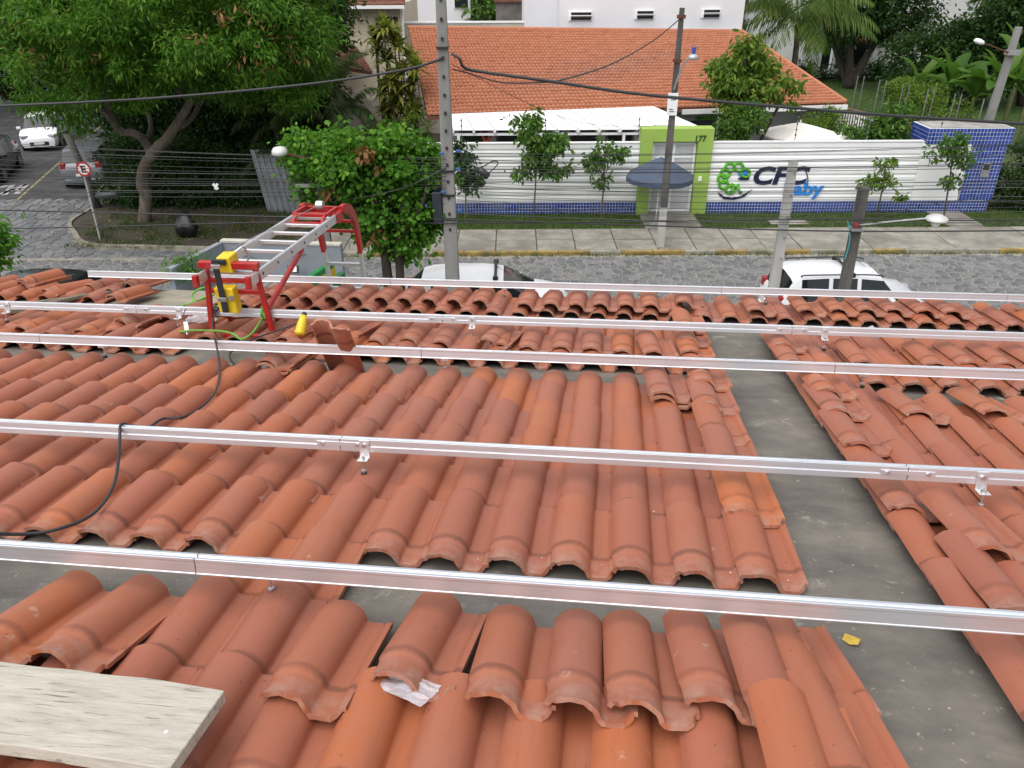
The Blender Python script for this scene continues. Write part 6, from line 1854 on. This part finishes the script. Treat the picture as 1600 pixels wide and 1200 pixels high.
# --- tree and shrubs behind the fence
tY = 30.6
bush('courtyard_tree', 'yellow green tree growing behind the fence, right of the street pole', 'tree', [sb(1165, 100, tY, 1.1, .9, .8), sb(1185, 130, tY, 1.3, .9, .7), sb(1150, 140, tY, .9, .8, .7), sb(1225, 150, tY, .6, .6, .5), sb(1155, 170, tY - .3, .9, .7, .6), sb(1165, 82, tY, .6, .5, .35), sb(1120, 115, tY, .4, .5, .5), sb(1240, 140, tY, .35, .4, .3)], 5200, .26, .36, L_YEL, 31, 150, .30, trunk_at=(at(1165, 180, tY).x, tY, 0), r=.09, shape=6, droop=.8)
bush('courtyard_shrub', 'green shrub just above the fence below the yellow green tree', 'shrub', [sb(1160, 190, 29.4, .75, .5, .5), sb(1168, 178, 29.4, .5, .4, .35), sb(1140, 205, 29.4, .5, .4, .35)], 2200, .16, .4, L_SAP, 32, 80, .22, trunk_at=(at(1160, 220, 29.4).x, 29.4, 0), r=.04, shape=6)
bush('courtyard_shrub', 'bright green shrub rising above the fence right of the cream parasols', 'shrub', [sb(1390, 195, 30.2, .8, .6, .55), sb(1375, 215, 30.2, .9, .6, .35), sb(1400, 178, 30.2, .55, .4, .35), sb(1335, 212, 30.0, .45, .4, .3), sb(1415, 205, 30.2, .4, .4, .3)], 3000, .20, .42, L_SAP, 33, 95, .25, trunk_at=(at(1390, 225, 30.2).x, 30.2, 0), r=.05, shape=6)
bush('courtyard_shrub', 'yellowish shrub against the grey school wall behind the larger parasol', 'shrub', [sb(1290, 185, 32.3, .8, .5, .45), sb(1300, 200, 32.2, .7, .5, .4)], 1500, .18, .3, L_YEL, 34, 60, .22, trunk_at=(at(1290, 215, 32.3).x, 32.3, 0), r=.04)
# --- background trees right and centre
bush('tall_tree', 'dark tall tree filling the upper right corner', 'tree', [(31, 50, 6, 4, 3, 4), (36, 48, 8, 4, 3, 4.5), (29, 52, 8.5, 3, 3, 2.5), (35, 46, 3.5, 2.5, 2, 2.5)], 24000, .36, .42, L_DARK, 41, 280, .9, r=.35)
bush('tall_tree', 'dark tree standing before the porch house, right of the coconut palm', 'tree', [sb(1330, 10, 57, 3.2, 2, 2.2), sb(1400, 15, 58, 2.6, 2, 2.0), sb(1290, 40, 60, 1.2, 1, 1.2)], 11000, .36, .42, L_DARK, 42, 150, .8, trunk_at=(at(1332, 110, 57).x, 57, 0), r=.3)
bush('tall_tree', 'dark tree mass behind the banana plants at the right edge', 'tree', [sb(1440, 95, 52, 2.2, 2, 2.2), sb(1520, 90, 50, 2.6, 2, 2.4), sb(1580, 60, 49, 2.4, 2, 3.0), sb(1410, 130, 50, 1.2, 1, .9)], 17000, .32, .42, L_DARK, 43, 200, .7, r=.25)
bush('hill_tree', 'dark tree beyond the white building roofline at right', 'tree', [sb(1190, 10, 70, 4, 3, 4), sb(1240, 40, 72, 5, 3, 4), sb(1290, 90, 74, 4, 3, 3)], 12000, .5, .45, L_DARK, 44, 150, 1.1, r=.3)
bush('hill_tree', 'green tree between the white house and grey concrete wall', 'tree', [sb(756, 15, 56, 1.4, 1.5, 2.2), sb(756, -20, 57, 2.2, 1.5, 2.2)], 5000, .35, .45, L_SAP, 45, 90, .7, r=.2)
bush('side_hedge', 'dark hedge at the right end of the blue tiled pillar', 'hedge', [(18.3, 28.8, 1.3, .8, 1, 1.6), (19.3, 28.6, 1.4, .9, 1, 1.6), (20.4, 28.4, 1.3, .9, 1, 1.6)], 9000, .15, .45, L_DARK, 46, 160, .35, r=.05)
bush('border_shrub', 'low dark planting along the shaded porch of the far house', 'shrub', [(pA.x + i * 2.2, 60.5, .5, 1.3, .6, .7) for i in range(-1, 5)], 6000, .25, .4, L_DARK, 47, 110, .45, r=.05)
bush('wall_creeper', 'olive creeper and small shrubs on the brown wall below banana leaves', 'shrub', [sb(1440, 155, 41, 1.6, .7, .8), sb(1410, 140, 42, .9, .7, .6), sb(1490, 170, 40, 1.0, .6, .5)], 4200, .17, .4, L_YEL, 48, 110, .35, r=.04)
# --- palms
def frond(V, F, base_, az_, el_, L, rr, nl=34, leaf=.55, droop=1.0, wid=.045, hang=.6):
    pts = []
    p = np.array(base_, float)
    d = np.array([math.cos(az_) * math.cos(el_), math.sin(az_) * math.cos(el_), math.sin(el_)])
    n = 14
    for k in range(n + 1):
        pts.append(p.copy())
        p = p + d * L / n
        d = d + np.array([0, 0, -droop * (.05 + .11 * k / n)])
        d /= np.linalg.norm(d)
    pts = np.array(pts)
    b = len(V)
    for k in range(n):   # rachis
        a, c = pts[k], pts[k + 1]
        w_ = .03 * (1 - k / n) + .006
        s = np.cross(c - a, [0, 0, 1.0])
        s = s / (np.linalg.norm(s) + 1e-6) * w_
        i0 = len(V)
        V.extend([a - s, a + s, c + s * .9, c - s * .9])
        F.append((i0, i0 + 1, i0 + 2, i0 + 3))
    for k in range(nl):
        t = .12 + .87 * k / nl
        x = t * n
        i = min(int(x), n - 1)
        q = pts[i] + (pts[i + 1] - pts[i]) * (x - i)
        tg = pts[i + 1] - pts[i]
        tg /= np.linalg.norm(tg)
        s = np.cross(tg, [0, 0, 1.0])
        s /= np.linalg.norm(s) + 1e-6
        ll = leaf * (math.sin(PI * min(1, .18 + .8 * t)) + .12) * rr.uniform(.85, 1.1)
        for sg in (-1, 1):
            dr = s * sg * .8 + tg * .55 + np.array([0, 0, -hang * rr.uniform(.6, 1.3)])
            dr /= np.linalg.norm(dr)
            nw = np.cross(dr, tg)
            nw /= np.linalg.norm(nw) + 1e-6
            wv = np.cross(nw, dr) * wid
            i0 = len(V)
            e = q + dr * ll * .55
            f_ = q + dr * ll + np.array([0, 0, -hang * .25 * ll])
            V.extend([q, e + wv * .5, f_, e - wv * .5])
            F.append((i0, i0 + 1, i0 + 2, i0 + 3))
def palm(name, label, base_, heads, mat, trunk_r, seed, leaf=.55, wid=.05, cat='palm', hang=.6, drymat=None):
    rr = np.random.default_rng(seed)
    t = thing(name, label, cat, base_)
    ps = []
    V, F = [], []
    for (h, nf, L, dr) in heads:
        h = Vector(h)
        bb = Vector(base_) + Vector((rr.normal() * .25, rr.normal() * .25, 0)) * (len(heads) > 1)
        ps.append(([bb, bb.lerp(h, .5) + Vector((rr.normal() * .06, 0, 0)), h], trunk_r, trunk_r * .7))
        for k in range(nf):
            frond(V, F, h, 2 * PI * (k * .382) + rr.uniform(-.2, .2), R_(rr.uniform(-12, 72)), L * rr.uniform(.8, 1.1), rr, leaf=leaf, droop=dr, wid=wid, hang=hang)
    limbs(t, ps, M_BARK)
    mobj('fronds', np_mesh('fronds', np.array(V), np.array(F)), mat, t)
    return t
L_PALM = leaf_mat('palm_fronds', [(0.05, 0.10, 0.02), (0.09, 0.16, 0.03), (0.14, 0.21, 0.04), (0.20, 0.23, 0.06)], .35)
L_ARECA = leaf_mat('areca_fronds', [(0.020, 0.045, 0.014), (0.035, 0.070, 0.020), (0.060, 0.095, 0.028), (0.16, 0.12, 0.05)], .3)
q = at(1248, 30, 48)
palm('coconut_palm', 'coconut palm with long arching fronds right of the white building', (q.x + .5, 48.5, 0), [(q, 26, 4.8, 1.25)], L_PALM, .2, 51, 1.05, .075, hang=.9)
palm('areca_palm', 'clump of dark feathery palms between corner tree and yellow spiky plants', (at(470, 250, 31).x, 31, 0), [(at(440, 150, 31), 9, 2.4, 1.4), (at(480, 120, 31.5), 10, 2.6, 1.4), (at(520, 140, 31), 9, 2.2, 1.5), (at(460, 190, 30.4), 8, 2.0, 1.6), (at(545, 165, 31), 8, 1.9, 1.5), (at(410, 185, 30.6), 7, 1.8, 1.6)], L_ARECA, .07, 52, .5, .05)
palm('areca_palm', 'small young palm beside the grey corrugated sheet', (at(425, 320, 29).x, 29, 0), [(at(425, 250, 29), 9, 1.6, 1.7)], L_ARECA, .05, 53, .42, .045)
# yellow striped dracaena
def rosette(V, F, c, rr, n, L, w):
    for k in range(n):
        a = rr.uniform(0, 2 * PI)
        e = R_(rr.uniform(-20, 80))
        d = np.array([math.cos(a) * math.cos(e), math.sin(a) * math.cos(e), math.sin(e)])
        s = np.cross(d, [0, 0, 1.0]); s /= np.linalg.norm(s) + 1e-6
        l = L * rr.uniform(.7, 1.1)
        p0 = np.array(c); p1 = p0 + d * l * .55; p2 = p0 + d * l + np.array([0, 0, -.22 * l])
        i0 = len(V)
        V.extend([p0 - s * w * .3, p0 + s * w * .3, p1 + s * w * .5, p1 - s * w * .5, p2])
        F.append((i0, i0 + 1, i0 + 2, i0 + 3))
        F.append((i0 + 3, i0 + 2, i0 + 4, i0 + 4))
L_DRAC = leaf_mat('striped_yellow_leaves', [(0.09, 0.13, 0.02), (0.22, 0.24, 0.035), (0.38, 0.36, 0.07), (0.48, 0.44, 0.12)], .35)
rr = np.random.default_rng(61)
dx = thing('yellow_dracaena', 'tall spiky plant with yellow striped leaf rosettes left of the concrete pole', 'plant', (at(605, 210, 33).x, 33, 0))
V, F, ps = [], [], []
for (x_, y_) in ((600, 45), (586, 60), (615, 58), (590, 78), (622, 75), (640, 92), (604, 95), (650, 108), (630, 115), (612, 128), (645, 132), (622, 145), (600, 140), (640, 155), (618, 165), (632, 178), (605, 175), (650, 175), (612, 190)):
    c = at(x_, y_, 33 + rr.uniform(-.5, .5))
    rosette(V, F, c, rr, 62, .80, .13)
    ps.append(([Vector((at(615, 200, 33).x + rr.normal() * .2, c.y, .0)), Vector((c.x, c.y, c.z * .6)), c], .035, .025))
limbs(dx, ps, M_BARK, 'stem')
tri = np.array([f[:3] for f in F] + [(f[0], f[2], f[3]) for f in F if f[2] != f[3]])
mobj('leaves', np_mesh('leaves', np.array(V), tri), L_DRAC, dx)
bush('garden_plant', 'olive undergrowth below the yellow spiky plants', 'shrub', [sb(612, 215, 32, .9, .6, .7), sb(650, 200, 32, .7, .5, .7), sb(585, 215, 32, .6, .5, .6)], 3000, .22, .2, L_YEL, 62, 70, .3, r=.04)
# bananas
L_BAN = leaf_mat('banana_leaves', [(0.045, 0.11, 0.018), (0.075, 0.165, 0.026), (0.11, 0.21, 0.04), (0.16, 0.24, 0.06)], .4)
def banana(label, px, Y, H_, n, seed):
    rr = np.random.default_rng(seed)
    b_ = gp(px[0], px[1]); b_ = Vector((at(px[0], px[1], Y).x, Y, 0))
    t = thing('banana_plant', label, 'banana plant', b_, 'banana plants on the right')
    limbs(t, [([b_, b_ + Vector((.05, 0, H_ * .35)), b_ + Vector((.08, 0, H_ * .6))], .13, .08)], pm('banana_stem', (0.12, 0.14, 0.05), 0.7, 0, 0.3, 4, 0.2))
    V, F = [], []
    top_ = np.array(b_ + Vector((.08, 0, H_ * .58)))
    for k in range(n):
        a = 2 * PI * k * .382 + rr.uniform(-.3, .3)
        e = R_(rr.uniform(28, 80))
        d = np.array([math.cos(a) * math.cos(e), math.sin(a) * math.cos(e), math.sin(e)])
        L = H_ * rr.uniform(.5, .72)
        p = top_.copy()
        m_ = 9
        i0 = len(V)
        for j in range(m_ + 1):
            tt = j / m_
            s = np.cross(d, [0, 0, 1.0]); s /= np.linalg.norm(s) + 1e-6
            w_ = .33 * math.sin(PI * min(1, max(0.02, (tt - .12) / .9))) ** .6 if tt > .12 else .03
            fold = np.cross(s, d) * w_ * .35
            V.extend([p - s * w_ + fold, p, p + s * w_ + fold])
            p = p + d * L / m_
            d = d + np.array([0, 0, -.10 - .12 * tt]); d /= np.linalg.norm(d)
        for j in range(m_):
            q = i0 + j * 3
            F.append((q, q + 1, q + 4, q + 3)); F.append((q + 1, q + 2, q + 5, q + 4))
    mobj('leaves', np_mesh('leaves', np.array(V), np.array(F)), L_BAN, t, smooth=True)
for i, (px, Y, H_, n) in enumerate((((1425, 175), 45, 3.3, 9), ((1470, 185), 43, 3.6, 10), ((1510, 190), 41, 3.3, 9), ((1545, 195), 40, 4.2, 11), ((1590, 200), 39, 3.6, 10), ((1570, 185), 43, 4.4, 10))):
    banana('banana plant with broad torn green leaves, %s of six from the left' % ORD[(0, 1, 2, 3, 5, 4)[i]], px, Y, H_, n, 70 + i)
